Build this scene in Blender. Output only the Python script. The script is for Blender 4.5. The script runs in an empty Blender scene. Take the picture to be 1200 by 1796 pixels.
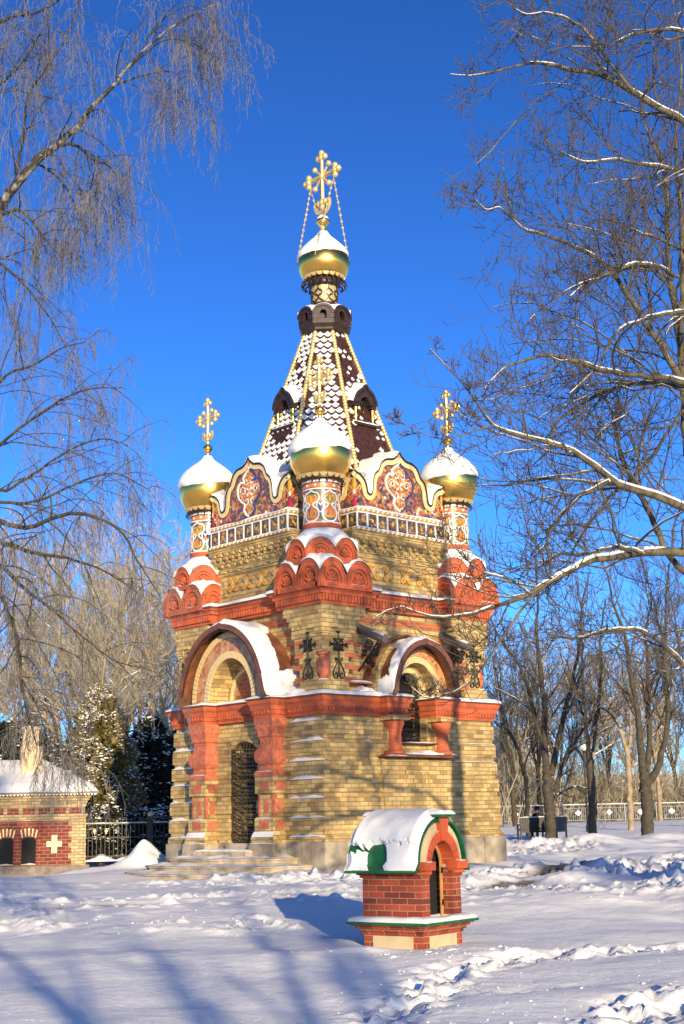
import bpy, bmesh, math, random
import numpy as np
from mathutils import Vector, Matrix, noise
R = math.radians; PI = math.pi; rnd = random.Random(7)
S = bpy.context.scene
# ---------------------------------------------------------------- camera
PITCH, ROLL = 0.2172, -0.02196
cam_d = bpy.data.cameras.new('camera'); cam = bpy.data.objects.new('camera', cam_d); S.collection.objects.link(cam); S.camera = cam
Rt = Vector((1, 0, 0)); Up = Vector((0, -math.sin(PITCH), math.cos(PITCH))); Fw = Vector((0, math.cos(PITCH), math.sin(PITCH)))
r2 = Rt*math.cos(ROLL)+Up*math.sin(ROLL); u2 = -Rt*math.sin(ROLL)+Up*math.cos(ROLL)
cam.matrix_world = Matrix(((r2.x, u2.x, -Fw.x, 0), (r2.y, u2.y, -Fw.y, 0), (r2.z, u2.z, -Fw.z, 1.0), (0, 0, 0, 1)))
cam_d.sensor_fit = 'VERTICAL'; cam_d.sensor_height = 24; cam_d.lens = 2469/1796*24; cam_d.clip_start = .1; cam_d.clip_end = 3000
# ---------------------------------------------------------------- light
SUN_AZ, SUN_EL = R(14), R(11.5)          # azimuth to the right of straight behind the camera
sd = Vector((math.sin(SUN_AZ)*math.cos(SUN_EL), -math.cos(SUN_AZ)*math.cos(SUN_EL), math.sin(SUN_EL)))
W = bpy.data.worlds.new('World'); S.world = W; W.use_nodes = True
nt = W.node_tree; nt.nodes.clear()
sky = nt.nodes.new('ShaderNodeTexSky'); sky.sky_type = 'NISHITA'; sky.sun_disc = False
sky.sun_elevation = SUN_EL; sky.sun_rotation = math.atan2(sd.x, sd.y); sky.altitude = 0; sky.air_density = .65; sky.dust_density = .25; sky.ozone_density = 4.6
bg = nt.nodes.new('ShaderNodeBackground'); bg.inputs['Strength'].default_value = .15
out = nt.nodes.new('ShaderNodeOutputWorld')
ga = nt.nodes.new('ShaderNodeGamma'); ga.inputs[1].default_value = 1.4; hs = nt.nodes.new('ShaderNodeHueSaturation'); hs.inputs['Saturation'].default_value = 1.02; hs.inputs['Value'].default_value = .575
nt.links.new(sky.outputs[0], ga.inputs[0]); nt.links.new(ga.outputs[0], hs.inputs['Color']); nt.links.new(hs.outputs[0], bg.inputs[0]); nt.links.new(bg.outputs[0], out.inputs[0])
sl = bpy.data.lights.new('sun', 'SUN'); sl.energy = 4.3; sl.angle = R(.55); sl.color = (1, .82, .54)
so = bpy.data.objects.new('sun', sl); S.collection.objects.link(so); so.rotation_euler = (-sd).to_track_quat('-Z', 'Y').to_euler()
S.view_settings.view_transform = 'Standard'; S.view_settings.look = 'None'; S.view_settings.gamma = 1; S.view_settings.exposure = 0.72
S.cycles.max_bounces = 5; S.cycles.transparent_max_bounces = 4; S.cycles.caustics_reflective = False; S.cycles.caustics_refractive = False
# ---------------------------------------------------------------- object helpers
def tag(o, label=None, cat=None, group=None, kind=None):
    for k, v in (('label', label), ('category', cat), ('group', group), ('kind', kind)):
        if v: o[k] = v
    return o
def empty(name, loc, rz=0, **kw):
    o = bpy.data.objects.new(name, None); S.collection.objects.link(o); o.location = loc; o.rotation_euler = (0, 0, rz); o.empty_display_size = .3
    return tag(o, **kw)
def link(name, me, parent=None, M=None):
    o = bpy.data.objects.new(name, me); S.collection.objects.link(o)
    if parent: o.parent = parent
    if M is not None: o.matrix_basis = M
    return o
def copy_tree(o, parent=None):
    c = o.copy(); S.collection.objects.link(c); c.parent = parent
    for ch in list(o.children): copy_tree(ch, c)
    return c
def auto_uv(me):
    uv = me.uv_layers.new(name='UVMap').data
    for p in me.polygons:
        n = p.normal
        if abs(n.z) > .75: a, b = Vector((1, 0, 0)), Vector((0, 1, 0))
        else:
            a = Vector((-n.y, n.x, 0)).normalized(); b = Vector((0, 0, 1))
        for li in p.loop_indices:
            v = me.vertices[me.loops[li].vertex_index].co; uv[li].uv = (v.dot(a), v.dot(b))
class MB:
    def __init__(s): s.v = []; s.f = []; s.mi = []; s.uvs = {}; s.M = None; s.m = 0
    def pt(s, p):
        if s.M: p = s.M(p)
        s.v.append(tuple(p)); return len(s.v)-1
    def face(s, idx, uv=None):
        if uv: s.uvs[len(s.f)] = uv
        s.f.append(tuple(idx)); s.mi.append(s.m)
    def poly(s, pts, uv=None): s.face([s.pt(p) for p in pts], uv)
    def box(s, x0, x1, y0, y1, z0, z1):
        i = [s.pt(p) for p in ((x0,y0,z0),(x1,y0,z0),(x1,y1,z0),(x0,y1,z0),(x0,y0,z1),(x1,y0,z1),(x1,y1,z1),(x0,y1,z1))]
        for q in ((0,3,2,1),(4,5,6,7),(0,1,5,4),(1,2,6,5),(2,3,7,6),(3,0,4,7)): s.face([i[k] for k in q])
    def prism(s, pts, a0, a1, fn=None):     # pts 2d closed outline; fn(u,v,a)->3d ; default (t,o,z) frame
        fn = fn or (lambda u, v, a: (u, a, v))
        A = [s.pt(fn(u, v, a0)) for u, v in pts]; B = [s.pt(fn(u, v, a1)) for u, v in pts]; n = len(pts)
        s.face(A[::-1]); s.face(B)
        for i in range(n): s.face((A[i], A[(i+1) % n], B[(i+1) % n], B[i]))
    def ringstrip(s, outer, inner, a0, a1, fn=None, closed=False):   # solid band between two matching 2d polylines
        fn = fn or (lambda u, v, a: (u, a, v)); n = len(outer)
        O0, I0, O1, I1 = [[s.pt(fn(u, v, a)) for u, v in P] for P, a in ((outer, a0), (inner, a0), (outer, a1), (inner, a1))]
        for i in range(n if closed else n-1):
            j = (i+1) % n
            s.face((O1[i], O1[j], I1[j], I1[i])); s.face((O0[j], O0[i], I0[i], I0[j]))
            s.face((O0[i], O0[j], O1[j], O1[i])); s.face((I1[i], I1[j], I0[j], I0[i]))
        if not closed:
            for i in (0, n-1): s.face((O0[i], O1[i], I1[i], I0[i]))
    def lathe(s, prof, n=24, c=(0, 0), a0=0, rf=None, closed=True, uvscale=None):
        rows = []
        for r, z in prof:
            rows.append([s.pt((c[0]+(r+(rf(2*PI*k/n+a0, r, z) if rf else 0))*math.cos(2*PI*k/n+a0), c[1]+(r+(rf(2*PI*k/n+a0, r, z) if rf else 0))*math.sin(2*PI*k/n+a0), z)) for k in range(n)])
        for i in range(len(rows)-1):
            for k in range(n):
                uv = None
                if uvscale: 
                    u0, u1 = k*uvscale/n, (k+1)*uvscale/n; uv = [(u0, prof[i][1]), (u1, prof[i][1]), (u1, prof[i+1][1]), (u0, prof[i+1][1])]
                s.face((rows[i][k], rows[i][(k+1) % n], rows[i+1][(k+1) % n], rows[i+1][k]), uv)
        if closed: s.face(rows[0][::-1]); s.face(rows[-1])
    def sweep(s, poly, prof, jit=None, cap=True):
        rows = []
        for j, (d, z) in enumerate(prof):
            P = offset(poly, d)
            rows.append([s.pt((x, y, z+(jit(x, y, j) if jit else 0))) for x, y in P])
        n = len(poly)
        for i in range(len(rows)-1):
            for k in range(n): s.face((rows[i][k], rows[i][(k+1) % n], rows[i+1][(k+1) % n], rows[i+1][k]))
        if cap: s.face(rows[0][::-1]); s.face(rows[-1])
    def tube(s, path, rad, n=6, cap=True):
        path = [Vector(p) for p in path]
        if not hasattr(rad, '__len__'): rad = [rad]*len(path)
        ref = None; rows = []
        for i, p in enumerate(path):
            t = (path[min(i+1, len(path)-1)]-path[max(i-1, 0)])
            if t.length < 1e-9: t = Vector((0, 0, 1))
            t.normalize()
            if ref is None: ref = t.orthogonal().normalized()
            ref = (ref-t*ref.dot(t)); ref = ref.normalized() if ref.length > 1e-6 else t.orthogonal().normalized()
            b = t.cross(ref)
            rows.append([s.pt(p+(ref*math.cos(2*PI*k/n)+b*math.sin(2*PI*k/n))*rad[i]) for k in range(n)])
        for i in range(len(rows)-1):
            for k in range(n): s.face((rows[i][k], rows[i][(k+1) % n], rows[i+1][(k+1) % n], rows[i+1][k]))
        if cap: s.face(rows[0][::-1]); s.face(rows[-1])
    def ball(s, c, r, nu=8, nv=5, sz=1):
        c = Vector(c); top = s.pt(c+Vector((0, 0, r*sz))); bot = s.pt(c-Vector((0, 0, r*sz)))
        rows = [[s.pt(c+Vector((math.sin(PI*i/nv)*math.cos(2*PI*k/nu)*r, math.sin(PI*i/nv)*math.sin(2*PI*k/nu)*r, math.cos(PI*i/nv)*r*sz))) for k in range(nu)] for i in range(1, nv)]
        for k in range(nu):
            s.face((top, rows[0][k], rows[0][(k+1) % nu])); s.face((bot, rows[-1][(k+1) % nu], rows[-1][k]))
            for i in range(nv-2): s.face((rows[i][k], rows[i+1][k], rows[i+1][(k+1) % nu], rows[i][(k+1) % nu]))
    def ribbon(s, path, w, h0, h1, fn):     # flat ribbon in a 2d frame, fn(u,v,h)->3d; w may be a list
        P = [Vector((p[0], p[1])) for p in path]; n = len(P); L, Q = [], []
        for i in range(n):
            t = (P[min(i+1, n-1)]-P[max(i-1, 0)]); t = t.normalized() if t.length > 1e-9 else Vector((1, 0)); nn = Vector((-t.y, t.x)); ww = (w[i] if hasattr(w, '__len__') else w)/2
            L.append(tuple(P[i]+nn*ww)); Q.append(tuple(P[i]-nn*ww))
        s.ringstrip(L, Q, h0, h1, fn)
    def grid(s, fn, nu, nv):
        ids = [[s.pt(fn(i/nu, j/nv)) for j in range(nv+1)] for i in range(nu+1)]
        for i in range(nu):
            for j in range(nv): s.face((ids[i][j], ids[i+1][j], ids[i+1][j+1], ids[i][j+1]))
    def build(s, name, mats, parent=None, smooth=False, recalc=True, M=None, angle=None):
        me = bpy.data.meshes.new(name); me.from_pydata(s.v, [], s.f)
        if not isinstance(mats, (list, tuple)): mats = [mats]
        for m in mats: me.materials.append(m)
        me.polygons.foreach_set('material_index', s.mi)
        if recalc:
            bm = bmesh.new(); bm.from_mesh(me); bmesh.ops.recalc_face_normals(bm, faces=bm.faces); bm.to_mesh(me); bm.free()
        auto_uv(me)
        if s.uvs:
            uv = me.uv_layers[0].data
            for fi, u in s.uvs.items():
                p = me.polygons[fi]; d = dict(zip(s.f[fi], u))
                for li in p.loop_indices: uv[li].uv = d[me.loops[li].vertex_index]
        if smooth: me.polygons.foreach_set('use_smooth', [True]*len(me.polygons))
        if angle: me.polygons.foreach_set('use_smooth', [True]*len(me.polygons)); me.set_sharp_from_angle(angle=R(angle))
        return link(name, me, parent, M)
def offset(poly, d):
    if abs(d) < 1e-9: return list(poly)
    n = len(poly); out = []
    for i in range(n):
        a, b, c = Vector(poly[i-1]), Vector(poly[i]), Vector(poly[(i+1) % n])
        t1 = (b-a).normalized(); t2 = (c-b).normalized(); n1 = Vector((t1.y, -t1.x)); n2 = Vector((t2.y, -t2.x)); k = 1+n1.dot(n2)
        m = (n1+n2)/k if k > .05 else n1
        out.append((b.x+m.x*d, b.y+m.y*d))
    return out
def subdiv(poly, st):
    o = []
    for i in range(len(poly)):
        a, b = Vector(poly[i]), Vector(poly[(i+1) % len(poly)]); k = max(1, int((b-a).length/st))
        o += [tuple(a.lerp(b, j/k)) for j in range(k)]
    return o
def FR(k): return (lambda p: (p[0], -p[1], p[2]), lambda p: (p[1], p[0], p[2]), lambda p: (-p[0], p[1], p[2]), lambda p: (-p[1], -p[0], p[2]))[k]
def arc(c, z, rx, ry, a0, a1, n): return [(c+rx*math.cos(R(a0+(a1-a0)*i/n)), z+ry*math.sin(R(a0+(a1-a0)*i/n))) for i in range(n+1)]
def ns(x, y=0, z=0): return noise.noise(Vector((x, y, z)))
# ---------------------------------------------------------------- materials
def newmat(name):
    m = bpy.data.materials.new(name); m.use_nodes = True; b = m.node_tree.nodes['Principled BSDF']; return m, m.node_tree, b
def N(t, typ, **kw):
    n = t.nodes.new(typ)
    for k, v in kw.items(): setattr(n, k, v)
    return n
def mixc(t, a, b, fac, mode='MIX'):
    n = N(t, 'ShaderNodeMix', data_type='RGBA', blend_type=mode)
    for s_, v in ((6, a), (7, b), (0, fac)):
        if hasattr(v, 'links') or isinstance(v, bpy.types.NodeSocket): t.links.new(v, n.inputs[s_])
        else: n.inputs[s_].default_value = v if s_ == 0 else (*v, 1)[:4]
    return n.outputs[2]
def ramp(t, fac, stops, interp='LINEAR'):
    n = N(t, 'ShaderNodeValToRGB'); n.color_ramp.interpolation = interp; e = n.color_ramp.elements
    while len(e) < len(stops): e.new(.5)
    for i, (p, c) in enumerate(stops): e[i].position = p; e[i].color = (*c, 1) if len(c) == 3 else c
    t.links.new(fac, n.inputs[0]); return n.outputs[0]
def nz(t, scale, detail=3, vec=None, rough=.55):
    n = N(t, 'ShaderNodeTexNoise'); n.inputs['Scale'].default_value = scale; n.inputs['Detail'].default_value = detail; n.inputs['Roughness'].default_value = rough
    if vec is not None: t.links.new(vec, n.inputs['Vector'])
    return n.outputs['Fac']
def objv(t): return N(t, 'ShaderNodeTexCoord').outputs['Object']
def bump(t, b, h, strength=.3, dist=.02):
    n = N(t, 'ShaderNodeBump'); n.inputs['Strength'].default_value = strength; n.inputs['Distance'].default_value = dist; t.links.new(h, n.inputs['Height']); t.links.new(n.outputs[0], b.inputs['Normal'])
def plain(name, col, rough=.6, metal=0, var=.25, scale=6, bs=0., bscale=30, dirt=None):
    m, t, b = newmat(name); v = objv(t); b.inputs['Roughness'].default_value = rough; b.inputs['Metallic'].default_value = metal
    f = nz(t, scale, 4, v); lo = tuple(c*(1-var) for c in (dirt or col)); hi = tuple(min(1, c*(1+var*.6)) for c in col)
    t.links.new(ramp(t, f, [(.3, lo), (.7, hi)]), b.inputs['Base Color'])
    if bs: bump(t, b, nz(t, bscale, 4, v), bs)
    return m
def brickmat(name, c1, c2, mortar, w=.235, h=.096, mw=.010, dirt=.5, dirtc=(.16, .11, .06), stain=None):
    m, t, b = newmat(name); uv = N(t, 'ShaderNodeUVMap').outputs[0]; v = objv(t)
    br = N(t, 'ShaderNodeTexBrick'); br.offset = .5; br.squash = 1.0; t.links.new(uv, br.inputs['Vector'])
    for k, x in (('Scale', 1), ('Mortar Size', mw), ('Mortar Smooth', .3), ('Bias', 0), ('Brick Width', w), ('Row Height', h)): br.inputs[k].default_value = x
    br.inputs['Color1'].default_value = (0, 0, 0, 1); br.inputs['Color2'].default_value = (1, 1, 1, 1); br.inputs['Mortar'].default_value = (.5, .5, .5, 1)
    bc = ramp(t, br.outputs['Color'], [(0, c1), (.45, c2), (.8, tuple(min(1, x*1.18) for x in c2)), (1, tuple(x*.7 for x in c1))])
    dn = ramp(t, nz(t, 1.6, 5, v, .65), [(.42, (0, 0, 0)), (.72, (1, 1, 1))])
    bc = mixc(t, bc, dirtc, N_mul(t, dn, dirt)); mp = N(t, 'ShaderNodeMapping'); t.links.new(v, mp.inputs[0]); mp.inputs['Scale'].default_value = (2.2, 2.2, .45); st_ = ramp(t, nz(t, 1.5, 5, mp.outputs[0], .7), [(.5, (0, 0, 0)), (.75, (1, 1, 1))]); bc = mixc(t, bc, tuple(x*.8 for x in dirtc), N_mul(t, st_, dirt*.8)); fine = nz(t, 22, 3, v)
    bc = mixc(t, bc, mixc(t, (.72, .72, .72), (1.12, 1.12, 1.12), fine), 1.0, 'MULTIPLY')
    bc = mixc(t, bc, mortar, br.outputs['Fac'])
    t.links.new(bc, b.inputs['Base Color']); b.inputs['Roughness'].default_value = .85
    inv = N(t, 'ShaderNodeMath', operation='SUBTRACT'); inv.inputs[0].default_value = 1; t.links.new(br.outputs['Fac'], inv.inputs[1]); bump(t, b, inv.outputs[0], .7, .012)
    return m
def N_mul(t, a, k):
    n = N(t, 'ShaderNodeMath', operation='MULTIPLY'); t.links.new(a, n.inputs[0]); n.inputs[1].default_value = k; return n.outputs[0]
M = {}
M['brick'] = brickmat('yellow_brick', (.37, .24, .09), (.60, .415, .155), (.22, .145, .065), dirt=.52, mw=.007, dirtc=(.20, .12, .045))
M['redbrick'] = brickmat('red_brick', (.40, .09, .032), (.54, .13, .048), (.40, .22, .12), dirt=.3, dirtc=(.2, .06, .03))
M['kioskbrick'] = brickmat('kiosk_brick', (.16, .025, .012), (.36, .055, .02), (.34, .21, .12), w=.19, h=.0615, mw=.0055, dirt=.5, dirtc=(.16, .03, .015))
M['housered'] = brickmat('house_red_brick', (.15, .024, .014), (.24, .036, .02), (.30, .19, .12), dirt=.3, w=.25, h=.1, dirtc=(.1, .02, .01))  # brick colour darkened to stand in for shade over the lodge
M['terra'] = plain('terracotta', (.56, .108, .034), .75, var=.18, scale=3.5, bs=.25, dirt=(.34, .085, .035))
M['terra2'] = plain('carved_terracotta', (.50, .14, .07), .8, var=.35, scale=9, bs=.5, bscale=26)
M['granite'] = plain('granite', (.44, .36, .25), .8, var=.45, scale=1.8, bs=.25, bscale=60, dirt=(.26, .20, .13))
M['step'] = plain('step_stone', (.56, .44, .28), .85, var=.35, scale=2.5, bs=.2, bscale=50, dirt=(.36, .27, .16))
M['copper'] = plain('oxidised_copper', (.23, .085, .042), .42, metal=.3, var=.4, scale=4, bs=.08)
M['darktile'] = plain('dark_glazed_tile', (.060, .026, .020), .3, var=.4, scale=8)
M['bronze'] = plain('dark_bronze', (.050, .030, .022), .4, metal=.3, var=.4, scale=8)
M['iron'] = plain('black_iron', (.022, .018, .016), .5, metal=.3, var=.3)
M['gold'] = plain('gilding', (1.0, .57, .12), .25, metal=1, var=.06, scale=2, bs=.02, bscale=8)
M['goldm'] = plain('matt_gilding', (.98, .68, .26), .40, metal=.65, var=.15, scale=12)
M['cream'] = plain('cream_glaze', (.70, .52, .24), .45, var=.12, scale=14)
M['white'] = plain('white_glaze', (.80, .76, .66), .3, var=.06)
M['black'] = plain('dark_interior', (.008, .007, .006), .9, var=.2)  # near-black colour stands in for unlit interiors
M['ochre'] = plain('ochre_glaze', (.62, .33, .05), .35, var=.2, scale=20)
M['orange'] = plain('orange_glaze', (.66, .17, .04), .35, var=.2, scale=20)
M['olive'] = plain('olive_glaze', (.16, .17, .05), .35, var=.25, scale=20)
M['navy'] = plain('blue_glaze', (.05, .06, .16), .3, var=.3, scale=20)
M['crimson'] = plain('crimson_glaze', (.45, .02, .05), .3, var=.2)
M['green'] = plain('green_paint', (.006, .12, .034), .5, var=.45, scale=9, bs=.1)
M['stone'] = plain('cream_render', (.55, .42, .24), .85, var=.15, scale=5, bs=.1)
M['wood'] = plain('pine_wood', (.5, .27, .09), .6, var=.2)
def snowmat():
    m, t, b = newmat('snow'); v = objv(t); f = nz(t, 3, 4, v)
    t.links.new(ramp(t, f, [(.3, (.74, .72, .68)), (.7, (.82, .80, .75))]), b.inputs['Base Color']); b.inputs['Roughness'].default_value = .75
    b.inputs['Specular IOR Level'].default_value = .25
    bump(t, b, nz(t, 26, 5, v, .7), .25, .03); return m
M['snow'] = snowmat()
def confetti(name, cols, scale):
    m, t, b = newmat(name); v = objv(t); n1 = N(t, 'ShaderNodeTexNoise'); n1.inputs['Scale'].default_value = 5
    t.links.new(v, n1.inputs['Vector']); ad = N(t, 'ShaderNodeVectorMath', operation='MULTIPLY_ADD'); t.links.new(n1.outputs['Color'], ad.inputs[0]); ad.inputs[1].default_value = (.25, .25, .25); t.links.new(v, ad.inputs[2])
    vo = N(t, 'ShaderNodeTexVoronoi'); vo.inputs['Scale'].default_value = scale; t.links.new(ad.outputs[0], vo.inputs['Vector'])
    sp = N(t, 'ShaderNodeSeparateColor'); t.links.new(vo.outputs['Color'], sp.inputs[0]); k = len(cols)
    c = ramp(t, sp.outputs[0], [(i/k, x) for i, x in enumerate(cols)], 'CONSTANT'); t.links.new(c, b.inputs['Base Color']); b.inputs['Roughness'].default_value = .35
    return m
M['mosaic'] = confetti('floral_mosaic', [(.10, .045, .08), (.46, .16, .04), (.06, .05, .12), (.40, .09, .03), (.5, .30, .09), (.13, .07, .08), (.12, .11, .05), (.42, .17, .09), (.16, .07, .06)], 15)
M['mosaic2'] = confetti('medallion_mosaic', [(.50, .28, .08), (.30, .07, .03), (.58, .36, .12), (.22, .09, .04), (.5, .16, .04), (.62, .45, .22)], 20)
M['mosaic3'] = confetti('porch_mosaic', [(.50, .25, .10), (.45, .20, .09), (.55, .32, .14), (.38, .13, .06), (.5, .27, .12)], 9)
M['tileflower'] = confetti('frieze_tile_flower', [(.06, .05, .02), (.30, .16, .05), (.10, .08, .03), (.45, .28, .1), (.05, .03, .02), (.22, .10, .04)], 22)
M['majolica'] = confetti('majolica_ground', [(.10, .12, .06), (.50, .14, .05), (.14, .16, .07), (.08, .08, .14), (.5, .18, .05), (.2, .2, .08)], 7)
# ================================================================ THE CHAPEL
TH = 0.7436
chapel = empty('chapel', (-0.334, 34.2, 0), TH, label='ornate yellow and red brick Orthodox chapel with gilded onion domes and a snowy spire', cat='chapel')
def plan(h, feats=None, niche=0):
    P = []
    for k in range(4):
        q = h-niche
        L = [(-q, q), (-q, h)] if niche else [(-h, h)]
        L += (feats or {}).get(k, [])
        if niche: L += [(q, h)]
        P += [FR(k)((t, o, 0))[:2] for t, o in L]
    return P
def notch(w, d, h): return [(-w, h), (-w, d), (w, d), (w, h)]
def recess(p, q, h, w=0, d=0): return [(-p, h), (-p, q)]+([(-w, q), (-w, d), (w, d), (w, q)] if w else [])+[(p, q), (p, h)]
WN, WD, DN, DD = .42, 2.25, .50, 2.25
def snow_bar(mb, F, t0, t1, o0, o1, z, th, seed=0, ovh=.02, st=.07):
    n = max(2, int(abs(t1-t0)/st)); rows = []
    old = mb.M; mb.M = None
    for i in range(n+1):
        t = t0+(t1-t0)*i/n; e = min(1, (min(i, n-i)+.25)/2.5); a = th*e*(.75+.9*ns(t*2.3, seed, 3)+.3*ns(t*9, seed, 1)); a = max(a, .004); w = ovh*e+.02*ns(t*5, seed, 8)
        rows.append([mb.pt(F((t, o, zz))) for o, zz in ((o0, z), (o0, z+a*1.1), (o0*.5+o1*.5, z+a*1.15), (o1-.01, z+a*.85), (o1+w, z+a*.4), (o1+w*.4, z-.008))])
    for i in range(n):
        for k in range(6): mb.face((rows[i][k], rows[i+1][k], rows[i+1][(k+1) % 6], rows[i][(k+1) % 6]))
    mb.face(rows[0]); mb.face(rows[-1][::-1]); mb.M = old
# ---- plinth
b = MB(); b.sweep(plan(2.80, {3: notch(DN, 2.5, 2.80)}), [(.035, -.7), (.03, .56), (.0, .62)])
for k in range(4):
    for s in (-1, 1):
        b.M = FR(k); t0, t1 = sorted((s*2.845, s*2.1)); b.box(t0+ (.002 if s<0 else 0), t1, 2.6, 2.855, -.7, .60)
b.M = None; b.build('plinth', M['granite'], chapel)
# ---- banded lower wall
BZ = [.62, .84, 1.24, 1.65, 2.05, 2.44, 2.86, 3.29]; BH = [2.815, 2.80, 2.785, 2.77, 2.755, 2.74, 2.725]
b = MB(); sn = MB()
for i in range(7):
    z0, z1, h = BZ[i], BZ[i+1], BH[i]; f = {}
    if i < 6: f[3] = notch(DN, DD, h)
    if i >= 5: f[0] = notch(WN, WD, h)
    b.sweep(plan(h, f), [(0, z0), (.0, z1-.15), (-.02, z1-.115), (-.05, z1-.10), (-.05, z1)], cap=True)
    zz = z1-.112
    for (t0, t1, th) in ((1.62, h-.03, .055), (-h+.02, -1.62, .06)):
        snow_bar(sn, FR(3), t0, t1, h-.055, h-.002, zz, th, i*3+t0)
    if i in (5, 6): snow_bar(sn, FR(0), -2.2+.13*i, -1.3, h-.055, h-.004, zz, .035, i*7+1)
    if i in (4, 5): snow_bar(sn, FR(0), 1.25, 2.7, h-.055, h-.004, zz, .02, i*7+4)
b.M = FR(0); b.box(-.44, .44, 2.3, 2.70, 2.43, 2.70)                       # fill under the window
for t0, t1, o in ((-1.12, 1.12, 2.80), ): b.prism([(-1.0, .84), (1.0, .84), (1.12, 2.36), (-1.12, 2.36)], 2.6, 2.822)
for t in (-.36, -.12, .12, .36): b.box(t-.045, t+.045, 2.70, 2.86, 1.86, 2.06); b.box(t-.03, t+.03, 2.70, 2.85, 1.74, 1.86)
b.box(-.42, .42, 2.7, 2.87, 2.06, 2.12)
# door head (segmental arch) and window head
b.M = FR(3); b.prism([(-.52, 2.9), (-.52, 2.70)]+arc(0, 2.36, .56, .50, 152, 28, 10)[1:-1]+[(.52, 2.70), (.52, 2.9)], 2.30, 2.722)
b.M = None; b.build('lower_wall', M['brick'], chapel)
b = MB(); b.M = FR(3); b.box(-.6, .6, DD-.05, DD+.01, .55, 2.95); b.build('dark_doorway', M['black'], chapel); b = MB(); b.M = FR(0); b.box(-.5, .5, WD-.05, WD+.01, 2.4, 4.5); b.build('dark_window', M['black'], chapel)  # black panels put in to read as unlit space behind the grilles
# ---- lower cornice
CP = [(0, 3.29), (.02, 3.29), (.025, 3.345), (.05, 3.36), (.05, 3.45), (.075, 3.455), (.085, 3.55), (.12, 3.60), (.135, 3.69)]
def dentils(b, F, t0, t1, o, z0, z1, st=.098, w=.05, d=.03):
    b.M = F; n = int(abs(t1-t0)/st)
    for i in range(n):
        t = t0+(t1-t0)*(i+.5)/n; b.box(t-w/2, t+w/2, o-.02, o+d, z0, z1)
    b.M = None
WC = .60
b = MB(); b.sweep(plan(2.715, {0: notch(WC, WD, 2.715)}), CP)
for k in range(4):
    if k == 0: dentils(b, FR(k), -2.75, -1.1, 2.765, 3.385, 3.45); dentils(b, FR(k), 1.1, 2.75, 2.765, 3.385, 3.45)
    elif k == 3: dentils(b, FR(k), -2.75, -1.6, 2.765, 3.385, 3.45); dentils(b, FR(k), 1.6, 2.75, 2.765, 3.385, 3.45)
    else: dentils(b, FR(k), -2.75, 2.75, 2.765, 3.385, 3.45)
def block_cornice(b, F, t0, t1, o0, o1):
    P = [F((t, o, 0))[:2] for t, o in ((t0, o0), (t0, o1), (t1, o1), (t1, o0))]
    a = sum(P[i][0]*P[(i+1) % 4][1]-P[(i+1) % 4][0]*P[i][1] for i in range(4)); P = P if a > 0 else P[::-1]
    b.sweep(P, CP); n = 1
    dentils(b, F, t0, t1, o1+.05, 3.385, 3.45)
    return P
blocks = []
PC = -.06                                                                 # porch centre (t on face 3)
for s in (-1, 1):
    blocks.append(block_cornice(b, FR(0), *sorted((s*.50, s*1.02)), 2.5, 2.96))
    blocks.append(block_cornice(b, FR(3), PC+min(s*.93, s*1.50), PC+max(s*.93, s*1.50), 2.5, 3.10))
blocks.append(block_cornice(b, FR(3), PC-1.0, PC+1.0, 2.5, 2.745))
b.build('lower_cornice', M['terra'], chapel)
b = MB(); b.sweep(plan(2.715, {0: notch(WC, WD, 2.715)}), [(.17, 3.69), (.17, 3.715), (-.1, 3.76)])
for P in blocks: b.sweep(P, [(.17, 3.692), (.17, 3.718), (-.1, 3.765)])
b.build('cornice_flashing', M['copper'], chapel)
jit = lambda x, y, j: (0 if j == 0 else .035*ns(x*1.7, y*1.7, 5)+.012*ns(x*7, y*7, 2))
sn.sweep(subdiv(plan(2.715, {0: notch(WC+.02, WD, 2.715)}), .1), [(.165, 3.716), (.15, 3.76), (.08, 3.80), (-.12, 3.83)], jit=jit, cap=False)
for P in blocks[:4]: sn.sweep(subdiv(P, .1), [(.165, 3.719), (.14, 3.75), (.05, 3.785), (-.1, 3.80)], jit=jit)
# ---- upper wall
b = MB(); PW = 1.86
for z0, z1, h, pw, nc in ((3.72, 4.04, 2.63, 1.86, 0), (4.04, 4.66, 2.63, 1.86, .23), (4.66, 5.0, 2.63, 1.70, 0), (5.0, 5.26, 2.65, 1.62, 0), (5.26, 5.40, 2.67, 1.56, 0), (5.40, 5.50, 2.685, 1.50, 0), (5.50, 5.70, 2.70, 1.39, 0)):
    q = 2.40; f = {k: recess(pw, q, h) for k in range(4)}
    if z0 < 4.6: f[0] = recess(pw, q, h, .56, WD)
    b.sweep(plan(h, f, nc), [(0, z0), (0, z1)])
for k in range(4):                                                        # corbel bricks stepping on the piers
    b.M = FR(k)
    for s in (-1, 1):
        for (ta, tb, z, hh, d) in ((2.05, 2.67, 5.30, .1, .03), (2.2, 2.67, 5.18, .12, .04), (2.42, 2.672, 5.05, .13, .03), (1.60, 1.95, 5.30, .10, .035), (1.66, 1.88, 5.18, .12, .03)):
            t0, t1 = sorted((s*ta, s*tb)); b.box(t0, t1, 2.5, 2.65+d, z, z+hh)
b.M = None; b.build('upper_wall', M['brick'], chapel)
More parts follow.
